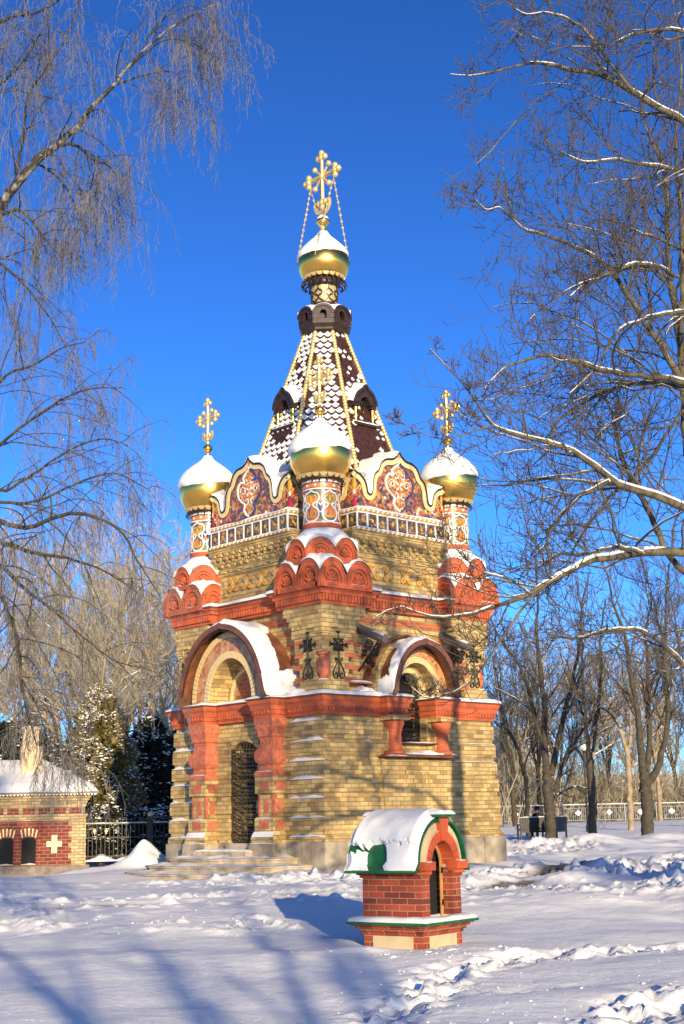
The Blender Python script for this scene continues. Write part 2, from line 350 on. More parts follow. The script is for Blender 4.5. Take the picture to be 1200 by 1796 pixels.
for k in range(4):
    b = MB(); b.M = FR(k)
    for i, z in enumerate((5.40, 5.12, 4.85, 4.58, 4.31, 4.04)):
        pw = 1.39 if z > 5.3 else (1.6 if z > 4.8 else 1.85); hh = .15 if i == 0 else .095
        if z > 5.3: b.box(-pw, pw, 2.36, 2.408, z, z+hh)
        else:
            for s in (-1, 1): t0, t1 = sorted((s*.97, s*pw)); b.box(t0, t1, 2.36, 2.408, z, z+hh)
        if i > 1:
            for s in (-1, 1): t0, t1 = sorted((s*1.70, s*1.98)); b.box(t0, t1, 2.42, 2.637, z-.02, z+.09)
    b.M = None; b.build('brick_stripe', M['redbrick'], chapel)
# urn shaped baluster in each corner niche
prof = [(.13, 4.04), (.135, 4.08), (.085, 4.10), (.10, 4.14), (.15, 4.21), (.155, 4.29), (.165, 4.30), (.165, 4.33), (.15, 4.34), (.155, 4.42), (.13, 4.49), (.095, 4.54), (.09, 4.58), (.125, 4.60), (.135, 4.64), (.135, 4.655)]
b = MB(); b.lathe(prof, 16); o_ = b.build('corner_baluster', M['terra2'], chapel, angle=40); o_.matrix_basis = Matrix.Translation((-2.49, -2.49, 0))
for x, y in ((2.49, -2.49), (-2.49, 2.49), (2.49, 2.49)): link('corner_baluster', o_.data, chapel, Matrix.Translation((x, y, 0)))
for x, y in ((-2.5, -2.5), (-2.5, 2.5), (2.5, -2.5)): sn.ball((x, y, 4.045), .14, 10, 5, .25)
# ---- upper cornice
def cplan(h, rec=.22, p=1.245): return plan(h, {k: recess(p, h-rec, h) for k in range(4)})
P2 = cplan(2.70); b = MB(); b.sweep(P2, [(0, 5.69), (.03, 5.69), (.03, 5.74), (.04, 5.745), (.04, 5.90), (.10, 5.905), (.105, 5.97), (.15, 6.0), (.17, 6.05)])
for k in range(4):
    for t0, t1, o in ((-2.75, -1.22, 2.74), (1.22, 2.75, 2.74), (-1.2, 1.2, 2.52)):
        dentils(b, FR(k), t0, t1, o, 5.76, 5.90, .095, .06, .045); dentils(b, FR(k), t0, t1, o+.062, 5.965, 5.99, .06, .03, .02)
b.build('upper_cornice', M['terra'], chapel)
b = MB(); b.sweep(P2, [(.20, 6.05), (.21, 6.078), (-.3, 6.10)]); b.build('cornice_flashing', M['copper'], chapel)
sn.sweep(subdiv(P2, .1), [(.205, 6.08), (.20, 6.13), (.12, 6.165), (-.1, 6.20), (-.5, 6.36)], jit=jit, cap=False)
# ---- drum (cross shaped brick block)
def dplan(h, m): return plan(h, {}) if 0 else [q for k in range(4) for q in [FR(k)((t, o, 0))[:2] for t, o in ((-m, m), (-m, h), (m, h))]]
b = MB(); b.sweep(dplan(2.36, 1.40), [(0, 6.1), (0, 6.30), (-.02, 6.31), (0, 6.84), (.03, 6.85), (.03, 6.90), (.0, 6.905), (0, 6.96), (.04, 6.965), (.04, 7.02), (.06, 7.03), (.06, 7.12), (.10, 7.3), (.17, 7.38), (.17, 7.44), (.20, 7.45), (.20, 7.545)])
for k in range(4):
    b.M = FR(k)
    for i in range(13):
        t = -1.44+i*.24
        b.box(t-.055, t+.055, 2.4, 2.47, 7.06, 7.14); b.box(t-.055+.06, t+.055+.06, 2.4, 2.50, 7.14, 7.22); b.box(t-.055, t+.055, 2.4, 2.53, 7.22, 7.31); b.box(t-.055+.06, t+.055+.06, 2.4, 2.545, 7.31, 7.38)
    for i in range(6): t = -1.25+i*.5; b.box(t-.16, t+.16, 2.3, 2.405, 6.91, 6.96)
    for t in (-1.18, 1.08): b.box(t, t+.1, 2.3, 2.38, 6.35, 6.82)
b.M = None; b.build('drum_wall', M['brick'], chapel)
for k in range(4):
    for t in (-.82, -.285, .265, .80):
        b = MB()
        F = FR(k); c = Vector((t, 6.61)); 
        fn = lambda u, v, a, F=F, c=c: F((c.x+u, 2.365+a, c.y+v))
        b.m = 1; b.prism([(-.15, -.15), (.15, -.15), (.15, .15), (-.15, .15)], -.05, .004, fn)
        for q in range(4):
            ca, sa = math.cos(q*PI/2+PI/4), math.sin(q*PI/2+PI/4); rr = lambda u, v, a, ca=ca, sa=sa, fn=fn: fn(u*ca-v*sa, u*sa+v*ca, a)
            b.m = 0; b.prism([(.02, 0), (.10, .065), (.2, .06), (.235, 0), (.2, -.06), (.10, -.065)], 0, .03, rr)
            b.m = 2; b.prism([(.1, 0), (.15, .028), (.2, 0), (.15, -.028)], .03, .036, rr)
            ca, sa = math.cos(q*PI/2), math.sin(q*PI/2); rr = lambda u, v, a, ca=ca, sa=sa, fn=fn: fn(u*ca-v*sa, u*sa+v*ca, a)
            b.m = 3; b.prism([(.0, .010), (.05, .02), (.09, 0), (.05, -.02), (0, -.010)], 0, .04, rr)
        b.build('glazed_rosette', [M['ochre'], M['olive'], M['orange'], M['cream']], chapel)
# ---- tile frieze
P3 = dplan(2.565, 1.44); b = MB(); b.sweep(P3, [(0, 7.545), (0, 8.02)]); b.m = 1
def tile(b, F, t, o, z, w, h):
    b.M = F; b.m = 1
    for (u0, u1, v0, v1) in ((-w/2, w/2, h/2-.022, h/2), (-w/2, w/2, -h/2, -h/2+.022), (-w/2, -w/2+.018, -h/2+.022, h/2-.022), (w/2-.018, w/2, -h/2+.022, h/2-.022)): b.box(t+u0, t+u1, o-.01, o+.012, z+v0, z+v1)
    b.m = 4; b.box(t-w/2+.028, t+w/2-.028, o-.01, o+.004, z-h/2+.028, z+h/2-.028); b.m = 2; b.box(t-w/2+.05, t+w/2-.05, o-.01, o+.008, z-h/2+.05, z+h/2-.05)
    b.m = 3; b.prism([(t+math.cos(a)*(.055 if i % 2 else .025), z+math.sin(a)*(.055 if i % 2 else .025)) for i, a in enumerate([j*PI/8 for j in range(16)])], o, o+.014)
    b.M = None
for k in range(4):
    F = FR(k); n = 9; w = 2.88/n
    for i in range(n): tile(b, F, -1.44+w*(i+.5), 2.565, 7.755, w-.006, .36)
    for s in (-1, 1):                                                      # returns into the corner notch
        for i in range(3):
            G = (lambda F, s: (lambda p: F((s*p[1], p[0], p[2]))))(F, s)
            tile(b, G, 2.565-w*(i+.5), 1.44, 7.755, w-.006, .36)
b.build('tile_frieze', [M['cream'], M['white'], M['tileflower'], M['ochre'], M['navy']], chapel)
def rope(b, P, z, r=.035, st=.075):
    P = subdiv(offset(P, .0), st)
    for i, (x, y) in enumerate(P):
        x2, y2 = P[(i+1) % len(P)]; b.m = i % 2; b.tube([(x, y, z-.012), ((x+x2)/2, (y+y2)/2, z), (x2, y2, z+.012)], [r*.8, r, r*.8], 6)
for z_ in (7.99, 7.545): b = MB(); rope(b, offset(P3, .02), z_); b.build('rope_moulding', [M['ochre'], M['white']], chapel)
sn.sweep(subdiv(P3, .08), [(.05, 8.015), (.04, 8.05), (.0, 8.07), (-.08, 8.09)], jit=lambda x, y, j: 0 if j == 0 else .05*ns(x*1.5, y*1.5, 9), cap=False)
# ---- gables
def smooth(P, n=4, closed=False):
    P = [Vector(p) for p in P]; out = []; L = len(P)
    for i in range(L if closed else L-1):
        g = lambda j: P[j % L] if closed else P[max(0, min(L-1, j))]
        p0, p1, p2, p3 = g(i-1), g(i), g(i+1), g(i+2)
        for j in range(n):
            t = j/n; out.append(tuple(.5*((2*p1)+(p2-p0)*t+(2*p0-5*p1+4*p2-p3)*t*t+(3*p1-p0-3*p2+p3)*t**3)))
    if not closed: out.append(tuple(P[-1]))
    return out
def polyoff(P, d):
    P = [Vector(p) for p in P]; o = []
    for i in range(len(P)):
        t = (P[min(i+1, len(P)-1)]-P[max(0, i-1)]).normalized(); o.append((P[i].x+t.y*d, P[i].y-t.x*d))
    return o
hg = [(0, 9.52), (.07, 9.43), (.22, 9.33), (.42, 9.30), (.58, 9.20), (.66, 9.05), (.70, 8.98), (.80, 8.90), (.87, 8.72), (.89, 8.52), (.93, 8.40), (1.0, 8.36)]
hs = [(1.0, 8.36), (1.07, 8.40), (1.10, 8.52), (1.16, 8.68), (1.30, 8.80), (1.40, 8.83), (1.46, 8.88)]
G1 = smooth([(-x, z) for x, z in hg[::-1]][:-1]+hg, 3)
G2 = smooth(hs, 3); G2m = [(-x, z) for x, z in G2[::-1]]
full = G2m[:-1]+G1+G2[1:]
hq = [(0, 8.88), (.06, 8.83), (.16, 8.80), (.30, 8.68), (.36, 8.52), (.39, 8.40), (.46, 8.36), (.7, 8.36)]
for k in range(4):
    F = FR(k); g = MB(); g.M = F
    g.prism([(-1.455, 8.0)]+full+[(1.455, 8.0)], 2.30, 2.50)
    g.m = 0
    for s in (-1, 1):
        G = (lambda F, s: (lambda p: F((s*p[1], 1.455+1.045-p[0], p[2]))))(F, s)  # p[0] measured inward from the corner
        g.M = G; g.prism([(.0, 8.0)]+smooth(hq, 2)+[(.7, 8.0)], 1.30, 1.452)
    gb = g.build('gable', M['mosaic'], chapel)
    c = MB(); c.M = F; inner = polyoff(full, .115); c.ringstrip(full, inner, 2.48, 2.53)
    for s in (-1, 1):
        c.M = (lambda F, s: (lambda p: F((s*p[1], 1.455+1.045-p[0], p[2]))))(F, s); q = smooth(hq, 2); c.ringstrip(q, polyoff(q, .125), 1.44, 1.475)
    c.build('gable_border', M['cream'], gb)
    c = MB(); c.M = F; c.ringstrip(polyoff(full, -.03), polyoff(full, .0), 2.30, 2.555)
    c.ringstrip(polyoff(full, .113), polyoff(full, .127), 2.48, 2.512)
    c.build('gable_edge', M['bronze'], gb)
    d = MB(); fn = lambda u, v, a, F=F: F((u, 2.50+a, v))
    med = smooth([(0, 8.12), (.10, 8.16), (.20, 8.28), (.17, 8.42), (.30, 8.52), (.42, 8.66), (.44, 8.84), (.34, 8.98), (.20, 8.97), (.23, 9.08), (.12, 9.19), (0, 9.26)], 3)
    medc = med+[(-x, z) for x, z in med[::-1]][1:-1]
    d.m = 1; d.prism(medc, 0, .012, fn); d.m = 0
    for s in (-1, 1):
        d.ribbon([(s*x, z) for x, z in med], .045, .0, .03, fn)
        d.m = 3; d.ribbon([(s*(.02+x*.78), 8.7+(z-8.7)*.8) for x, z in med], .022, .0, .024, fn)
        for (cx, cz, r0, a0) in ((.24, 8.76, .12, 0), (.12, 8.48, .09, 90), (.12, 8.98, .09, 200), (.3, 8.9, .06, 90), (.1, 8.28, .06, 20), (.33, 8.62, .06, 200)):
            d.m = 0 if r0 > .08 else 4; d.ribbon([(s*(cx+r0*(1-i/14)*math.cos(R(a0+i*38))), cz+r0*(1-i/14)*math.sin(R(a0+i*38))) for i in range(13)], .018, 0, .022, fn)
            d.m = 2; d.prism([(s*(cx+.028*math.cos(i*PI/3)), cz+.028*math.sin(i*PI/3)) for i in range(6)], 0, .026, fn)
    for i in range(8):
        a = i*PI/4; d.m = 0 if i % 2 else 3; d.prism([(.0, 8.72), (.1*math.cos(a-.25), 8.72+.1*math.sin(a-.25)), (.15*math.cos(a), 8.72+.15*math.sin(a)), (.1*math.cos(a+.25), 8.72+.1*math.sin(a+.25))], 0, .028, fn)
    d.m = 0; d.prism([(0, 9.24), (.05, 9.32), (0, 9.42), (-.05, 9.32)], 0, .02, fn)
    # flowers on the flanks and the fleur of the folded corner gables
    r_ = random.Random(k)
    for i in range(34):
        x = r_.choice((-1, 1))*r_.uniform(.45, 1.4); z = r_.uniform(8.1, 8.35) if abs(x) > .8 else r_.uniform(8.1, 8.55); s_ = r_.uniform(.03, .06); d.m = r_.choice((3, 4, 4, 5, 0)); a0 = r_.random()
        d.prism([(x+s_*(1 if j % 2 else .45)*math.cos(a0+j*PI/5), z+s_*(1 if j % 2 else .45)*math.sin(a0+j*PI/5)) for j in range(10)], 0, .010, fn)
    for s in (-1, 1):
        fns = ((lambda u, v, a, s=s, F=F: F((s*(1.455-u), 2.50+a, v))), (lambda u, v, a, s=s, F=F: F((s*(1.452+a), 2.50-u, v))))
        for f2 in fns:
            d.m = 5; d.prism([(0, 8.08), (.10, 8.10), (.0, 8.30)], 0, .012, f2)
            d.m = 0; d.prism([(0, 8.34), (.04, 8.40), (0, 8.46)], 0, .014, f2)
            d.m = 4; d.prism([(0, 8.44), (.06, 8.54), (.05, 8.66), (0, 8.78)], 0, .012, f2)
            d.ribbon(smooth([(.02, 8.44), (.10, 8.50), (.18, 8.58), (.20, 8.50), (.15, 8.46)], 3), .035, 0, .014, f2)
            d.m = 3; d.ribbon(smooth([(.02, 8.42), (.12, 8.42), (.18, 8.34), (.13, 8.30)], 3), .03, 0, .013, f2)
            d.prism([(.03, 8.40), (.10, 8.34), (.04, 8.30)], 0, .012, f2)
    d.build('medallion', [M['white'], M['mosaic2'], M['navy'], M['orange'], M['ochre'], M['crimson']], gb)
    # snow lying on the vault behind the gable
    v = MB(); prof_ = polyoff(full, -.03); n = len(prof_)
    def vf(u, w, prof_=prof_, n=n, F=F, k=k):
        f = u*(n-1); i = min(n-2, int(f)); a = f-i; t = prof_[i][0]*(1-a)+prof_[i+1][0]*a; z = prof_[i][1]*(1-a)+prof_[i+1][1]*a
        o = 2.56-w*1.9; e = min(1, w*9); val = math.exp(-((abs(t)-1.0)/.13)**2)
        th = (.012+.075*e)*(1+.5*ns(t*3, o*3, k))+.14*e*val*(1-.2*w)+w*.12
        return F((t*(1+.02*e), o, z+th))
    v.grid(vf, n-1, 14); v.build('gable_snow', M['snow'], gb, smooth=True)
    v = MB(); v.M = F; v.prism([(-1.44, 8.0)]+full+[(1.44, 8.0)], .9, 2.29); v.build('gable_roof', M['copper'], gb)
# snow on the little corner gables
for k in range(4):
    F = FR(k)
    for s in (-1, 1):
        q = smooth(hq, 2); 
        for i in range(len(q)-1):
            (u0, z0), (u1, z1) = q[i], q[i+1]
            A = [(s*(1.49-w*.5), 2.52-u, z+th) for u, z in ((u0, z0), (u1, z1)) for w, th in ((0, .02), (0.1, .06), (1, .08))]
            sn.poly([F(A[0]), F(A[1]), F(A[4]), F(A[3])]); sn.poly([F(A[1]), F(A[2]), F(A[5]), F(A[4])])
# ---- four corner turrets
def kok(w, h, z0, dep, top=.0, shell=True):
    """kokoshnik in its own frame: x across, -y outward, z up"""
    b = MB(); F = FR(0); b.M = F; r = w/2-.002; rz = h
    def cur(s, pk=0): 
        L = []
        for i in range(19):
            a = PI-PI*i/18; L.append((math.cos(a)*r*s, z0+math.sin(a)**.85*(rz*s)*.98+ (pk*math.exp(-((i-9)/1.6)**2))))
        return L
    o, i1, i2 = cur(1, .04 if top else 0), cur(.66), cur(.52)
    b.prism([(-r, z0-.12)]+o+[(r, z0-.12)], -.02, dep-.10)
    b.ringstrip(o, i1, dep-.10, dep-.03); b.ringstrip(cur(.95), cur(.88), dep-.035, dep-.012); b.ringstrip(i1, i2, dep-.10, dep-.055)
    b.ringstrip(cur(.74), cur(.66), dep-.035, dep-.015)
    b.box(-r, r, dep-.2, dep-.028, z0-.12, z0+.0)
    for q in range(5):
        a = R(20+q*35); b.tube([(.02*math.cos(a), dep-.09, z0+.03), (r*.26*math.cos(a), dep-.06, z0+.03+rz*.26*math.sin(a)), (r*.40*math.cos(a), dep-.07, z0+.03+rz*.40*math.sin(a))], [.012, .028, .034], 6)
    b.M = None; return b
lowk = kok(.80, .56, 6.14, .14); upk = kok(.66, .46, 6.72, .14, 1)
lm = um = None
def koksnow(rad_fn, ztop, amp, nper, flatin, seed, period_phase=0):
    pass
turr = []
for ci, (cx, cy) in enumerate(((-2.136, -2.136), (2.136, -2.136), (2.136, 2.136), (-2.136, 2.136))):
    T = Matrix.Translation((cx, cy, 0))
    for k in range(4):
        for s in (-1, 1):
            Mx = T @ Matrix.Rotation(k*PI/2, 4, 'Z') @ Matrix.Translation((s*.40, -.66, 0))
            if lm is None: o_ = lowk.build('kokoshnik', M['terra'], chapel, M=Mx, angle=35); lm = o_.data
            else: link('kokoshnik', lm, chapel, Mx)
    for k in range(8):
        Mx = T @ Matrix.Rotation(k*PI/4, 4, 'Z') @ Matrix.Translation((0, -.66, 0))
        if um is None: o_ = upk.build('kokoshnik', M['terra'], chapel, M=Mx, angle=35); um = o_.data
        else: link('kokoshnik', um, chapel, Mx)
    # snow following the arched tops: lower tier (square), upper tier (octagon)
    def sqr(a):                                  # perimeter param 0..8 -> direction/point on square
        k = int(a//2) % 4; f = (a % 2)-1; return Matrix.Rotation(k*PI/2, 3, 'Z') @ Vector((f*.80, -.80, 0))
    def octr(a):
        k = int(a) % 8; f = (a % 1)*2-1; return Matrix.Rotation(k*PI/4, 3, 'Z') @ Vector((f*.33, -.80, 0))
    for fn_, N_, z0, hh, fl in ((sqr, 8, 6.14, .56, .62), (octr, 8, 6.72, .46, .50)):
        def g(u, v, fn_=fn_, N_=N_, z0=z0, hh=hh, fl=fl):
            a = u*N_*.99999; p = fn_(a); f = abs((a % 1)-.5)*2; z = z0+math.sqrt(max(0, 1-(f*.98)**2))**.85*hh*.98
            z = max(z, z0+hh*.42)
            e = min(1, v*4); rr = 1.0+.012-v*(1-fl); th = -.004+.075*e*(1+.5*ns(p.x*3+cx, p.y*3+cy, z0))+v*.10
            zz = z*(1-v)+ (z0+hh*.95)*v+th
            return (cx+p.x*rr, cy+p.y*rr, zz)
        sn.grid(g, 96, 7)
    b = MB(); b.lathe([(.62, 7.05), (.62, 7.22), (.56, 7.30), (.50, 7.36), (.44, 7.42), (.435, 7.56), (.45, 7.57)], 28, (cx, cy)); b.build('turret_base', M['terra'], chapel, angle=40)
    sn.lathe([(.66, 7.10), (.63, 7.25), (.55, 7.36), (.46, 7.44)], 28, (cx, cy), rf=lambda a, r, z: -.10*max(0, math.sin(a-TH*0+.2+ns(z*3, cx))) if z > 7.2 else 0, closed=False)
    b = MB(); b.lathe([(.42, 7.55), (.42, 8.32), (.435, 8.33), (.435, 8.36), (.42, 8.37), (.42, 8.50), (.45, 8.51), (.45, 8.56)], 32, (cx, cy)); col = b.build('turret_column', M['majolica'], chapel, angle=40)
    d = MB(); rr = .42; cf = lambda u, v, h: (cx+(rr+h)*math.cos(u/rr), cy+(rr+h)*math.sin(u/rr), v)
    d.m = 0
    per = 2*PI*rr/6
    for i in range(6):
        for s in (-1, 1):
            c0 = (i+.25)*per
            d.ribbon([(c0+s*x*per, z) for x, z in smooth([(0, 7.60), (.22, 7.62), (.40, 7.72), (.36, 7.86), (.2, 7.92), (.10, 7.99), (.30, 8.04), (.44, 8.12), (.36, 8.24), (.2, 8.26), (0, 8.31)], 3)], .030, 0, .010, cf)
            d.ribbon([(c0+s*(.5-x)*per, z) for x, z in smooth([(0, 7.80), (.12, 7.86), (.2, 7.98), (.08, 8.02), (.0, 7.95)], 3)], .022, 0, .010, cf)
            d.m = 1; d.ribbon([(c0+s*x*per, z) for x, z in smooth([(.02, 7.98), (.16, 8.06), (.28, 8.12), (.22, 8.2), (.12, 8.17)], 3)], .034, 0, .008, cf)
            d.ribbon([(c0+s*x*per, z) for x, z in smooth([(.02, 7.72), (.14, 7.70), (.24, 7.76), (.2, 7.84)], 3)], .03, 0, .008, cf); d.m = 0
        d.m = 2; d.prism([(c0-.05, 7.72), (c0, 7.66), (c0+.05, 7.72), (c0+.03, 7.86), (c0, 7.92), (c0-.03, 7.86)], 0, .008, cf); d.m = 1; d.prism([(c0-.035, 8.1), (c0, 8.02), (c0+.035, 8.1), (c0, 8.22)], 0, .008, cf); d.m = 0
    for z in (7.575, 8.345, 8.52): d.ribbon([(2*PI*rr*i/40, z) for i in range(41)], .03, .012, .03 if z > 8.5 else .022, cf)
    d.m = 2; d.ribbon([(2*PI*rr*i/40, 8.43) for i in range(41)], .10, .0, .008, cf); d.m = 0
    for i in range(12): c0 = 2*PI*rr*i/12; d.prism([(c0-.04, 8.43), (c0, 8.46), (c0+.04, 8.43), (c0, 8.40)], 0, .012, cf)
    d.build('glazed_scroll', [M['white'], M['ochre'], M['orange']], col)
    # dome
    prof = [(.50, 8.64), (.53, 8.68), (.60, 8.78), (.66, 8.90), (.70, 9.03), (.715, 9.16), (.71, 9.27), (.68, 9.40), (.62, 9.52), (.53, 9.63), (.42, 9.73), (.30, 9.82), (.19, 9.90), (.10, 9.98), (.055, 10.06), (.045, 10.16), (.07, 10.20), (.115, 10.24), (.13, 10.29), (.11, 10.33), (.05, 10.37), (.03, 10.42)]
    d = MB(); d.lathe(prof, 48, (cx, cy)); dome = d.build('dome', M['gold'], chapel, smooth=True)
    d = MB()
    d.lathe([(.46, 8.56), (.50, 8.60), (.50, 8.66)], 32, (cx, cy)); d.build('dome_collar', M['bronze'], dome, angle=30)
    d = MB()
    for i in range(20):
        a = 2*PI*i/20; ca, sa = math.cos(a), math.sin(a); L = [(-.09, .0)]+arc(0, 0, .085, .10, 180, 360, 8)+[(.09, 0)]
        d.prism(L, 0, .012, lambda u, v, w: (cx+(.56+w+v*.55)*ca-u*sa, cy+(.56+w+v*.55)*sa+u*ca, 8.70+v*.9))
    d.build('scalloped_skirt', M['goldm'], dome)
    d = MB()
    for i in range(20):
        a = 2*PI*(i+.5)/20; ca, sa = math.cos(a), math.sin(a)
        d.tube([(cx+.48*ca, cy+.48*sa, 8.60), (cx+.55*ca, cy+.55*sa, 8.55), (cx+.53*ca, cy+.53*sa, 8.50), (cx+.50*ca, cy+.50*sa, 8.53)], .014, 5)
    d.build('dome_fringe', M['bronze'], dome)
    d = MB(); K_ = 60; i0 = 6; prs = [(r, z) for r, z in prof[3:15]]
    def dsf(u, v):
        a = u*2*PI; f = v*(len(prs)-1); i = min(len(prs)-2, int(f)); w = f-i; r = prs[i][0]*(1-w)+prs[i+1][0]*w; z = prs[i][1]*(1-w)+prs[i+1][1]*w
        edge = 9.26+.06*math.sin(a+1.9)+.05*ns(math.cos(a)*2+cx, math.sin(a)*2, cy)+.02*ns(math.cos(a)*12, math.sin(a)*12, cx)
        th = max(-.03, min(.05, (z-edge)*.9)); return (cx+math.cos(a)*(r+th), cy+math.sin(a)*(r+th), z+max(0, th)*.5)
    d.grid(dsf, 72, 40); d.build('snow_cap', M['snow'], dome, smooth=True)
    turr.append(dome)
# ---- crosses (built in the local x-z... plane of local y)
def cross(b, c, hh, bar, zc, zb_, zt, zcr, rc):
    """c=(x,y); arms along local y"""
    x, y = c; s = hh
    b.tube([(x, y, zb_), (x, y, zt)], .034*s, 6); b.tube([(x, y-bar, zc), (x, y+bar, zc)], .034*s, 6)
    for off in (-.05*s, .05*s): b.tube([(x, y+off, zb_+.1), (x, y+off, zt-.22*s)], .009*s, 4); b.tube([(x, y-bar*.8, zc+off), (x, y+bar*.8, zc+off)], .009*s, 4)
    b.ball((x, y, zc), .075*s, 8, 6)
    def tref(cy, cz, dy, dz):
        b.ball((x, cy, cz), .075*s); b.ball((x, cy+dy*.10*s, cz+dz*.10*s), .066*s, sz=1); b.ball((x, cy+dz*.10*s, cz+dy*.10*s), .066*s); b.ball((x, cy-dz*.10*s, cz-dy*.10*s), .066*s)
        b.tube([(x, cy+dy*.1*s, cz+dz*.1*s), (x, cy+dy*.17*s, cz+dz*.17*s)], [.03*s, .005], 5)
    tref(y, zt-.12*s, 0, 1); tref(y-bar+.08*s, zc, -1, 0); tref(y+bar-.08*s, zc, 1, 0); tref(y, zb_+(zc-zb_)*.35, 0, -1)
    for i in range(4):
        a = PI/4+i*PI/2; L = bar*.62
        b.tube([(x, y, zc), (x, y+L*math.cos(a), zc+L*math.sin(a))], [.03*s, .022*s], 5); b.ball((x, y+L*math.cos(a), zc+L*math.sin(a)), .062*s)
    # crescent
    P = [(rc*math.cos(R(a)), zcr+rc*math.sin(R(a))) for a in range(195, 346, 10)][0:]; P = [(rc*math.cos(R(a)), zcr+rc*math.sin(R(a))) for a in range(160, 381, 10)]
    I = [(rc*.80*math.cos(R(a)), zcr+rc*.22+rc*.80*math.sin(R(a))) for a in range(160, 381, 10)]; I[0] = P[0]; I[-1] = P[-1]
    b.ringstrip(P, I, -.03*s, .03*s, lambda u, v, a: (x+a, y+u, v))
for dome, (cx, cy) in zip(turr, ((-2.136, -2.136), (2.136, -2.136), (2.136, 2.136), (-2.136, 2.136))):
    b = MB(); cross(b, (cx, cy), .95, .40, 11.08, 10.38, 11.58, 10.66, .20); b.build('cross', M['goldm'], dome, angle=60)
# ---- spire
Z0, Z1, A0, A1 = 8.6, 13.15, 2.03, .49
def ap(z): return A0+(A1-A0)*(z-Z0)/(Z1-Z0)
T22 = math.tan(PI/8)
b = MB(); RR = lambda z: ap(z)/math.cos(PI/8)
b.lathe([(RR(Z0), Z0), (RR(Z1), Z1)], 8, a0=PI/8); spire = b.build('spire', M['darktile'], chapel)
til = MB(); ts = MB()
sl_ = math.atan((A0-A1)/(Z1-Z0))
for k in range(8):
    a = -PI/2+k*PI/4; ca, sa = math.cos(a), math.sin(a)
    def sf(u, v, h, ca=ca, sa=sa):              # u across, v = z, h outward
        o = ap(v)+h; return (o*ca-u*sa, o*sa+u*ca, v)
    nrow = 27
    for r in range(nrow):
        z = 8.75+(Z1-.12-8.75)*r/nrow; hw = ap(z)*T22-.05; hh = .235; w = .19; n = int(hw*2/w)+2
        for i in range(n):
            u = (i-(n-1)/2+(.5 if r % 2 else 0))*w
            if abs(u) > hw-.02: continue
            L = [(u-w*.48, z+hh), (u-w*.48, z+.09), (u-w*.25, z+.02), (u, z), (u+w*.25, z+.02), (u+w*.48, z+.09), (u+w*.48, z+hh)]
            til.prism(L, .0, .02, lambda p, q, h, sf=sf: sf(p, q, h+.022*(1-(q-z)/hh)+.004))
            q = rnd.random(); kk = k % 8
            cov = {0: .38+.35*(abs(u)/hw > .6), 7: .99, 6: .96, 1: .5, 5: .9}.get(kk, .7)
            if kk == 0 and 9.6 < z < 10.32: cov = .0 if u < .2 else .5
            if kk == 0 and z < 9.6: cov = .15+.5*(u > .35)
            if kk == 6 and 10.0 < z < 10.30 and abs(u) < .35: cov = .3
            if q < cov:
                s_ = ((1.06+.08*rnd.random()) if cov > .9 or kk == 6 else .94+.12*rnd.random()) if cov > .6 else (.45+.45*rnd.random()); zt = z+hh*.9; zl = z+.028+(1-s_)*.12
                k_ = min(1, s_)
                P_ = [(u-w*.25*k_, z+.185), (u-w*.49*k_, z+.162), (u-w*.49*k_, z+.135), (u-w*.25*k_, z+.078), (u, z+.058), (u+w*.25*k_, z+.078), (u+w*.49*k_, z+.135), (u+w*.49*k_, z+.162), (u+w*.25*k_, z+.185), (u, z+.238)]
                if s_ < .9: P_ = [(u+(x-u)+w*.2*(s_-.6), z+.20-(z+.20-y)*(.35+.6*s_)) for x, y in P_]
                zl = z+.07
                Cc = [(u+(x-u)*.8, zl+.05+(y-zl-.05)*.82) for x, y in P_]
                fo = lambda p, h, z=z, sf=sf: sf(p[0], p[1], h+.022*(1-(p[1]-z)/hh)+.024)
                A = [ts.pt(fo(p, 0)) for p in P_]; Bq = [ts.pt(fo(p, .022)) for p in Cc]; ts.face(Bq)
                for j in range(10): ts.face((A[j], A[(j+1) % 10], Bq[(j+1) % 10], Bq[j]))
til.build('roof_tiles', M['darktile'], spire); ts.build('tile_snow', M['snow'], spire)
bead = MB(); zz = 8.9
P0 = Vector((RR(8.9)+.03, 0, 8.9)); P1 = Vector((RR(Z1)+.02, 0, Z1)); L = (P1-P0).length; n = int(L/.09)
for i in range(n): c = P0.lerp(P1, i/n); bead.ball(c, .062, 7, 5)
bead.tube([P0, P1], .025, 5); bo = bead.build('beaded_rib', M['goldm'], spire, smooth=True, M=Matrix.Rotation(PI/8, 4, 'Z'))
for k in range(1, 8): link('beaded_rib', bo.data, spire, Matrix.Rotation(PI/8+k*PI/4, 4, 'Z'))
b = MB()
for k in (5, 6, 7, 0, 1, 2):                      # snow lodged on the ribs and the deep fill at the foot of the cone
    pass
sn.lathe([(RR(8.7)+.30, 8.62), (RR(8.9)+.16, 8.95), (RR(9.2)+.06, 9.22), (RR(9.4), 9.42)], 48, a0=PI/8, rf=lambda a, r, z: .05*ns(math.cos(a)*3, math.sin(a)*3, z*2)-.10+.08*math.cos(8*(a))*0, closed=False)
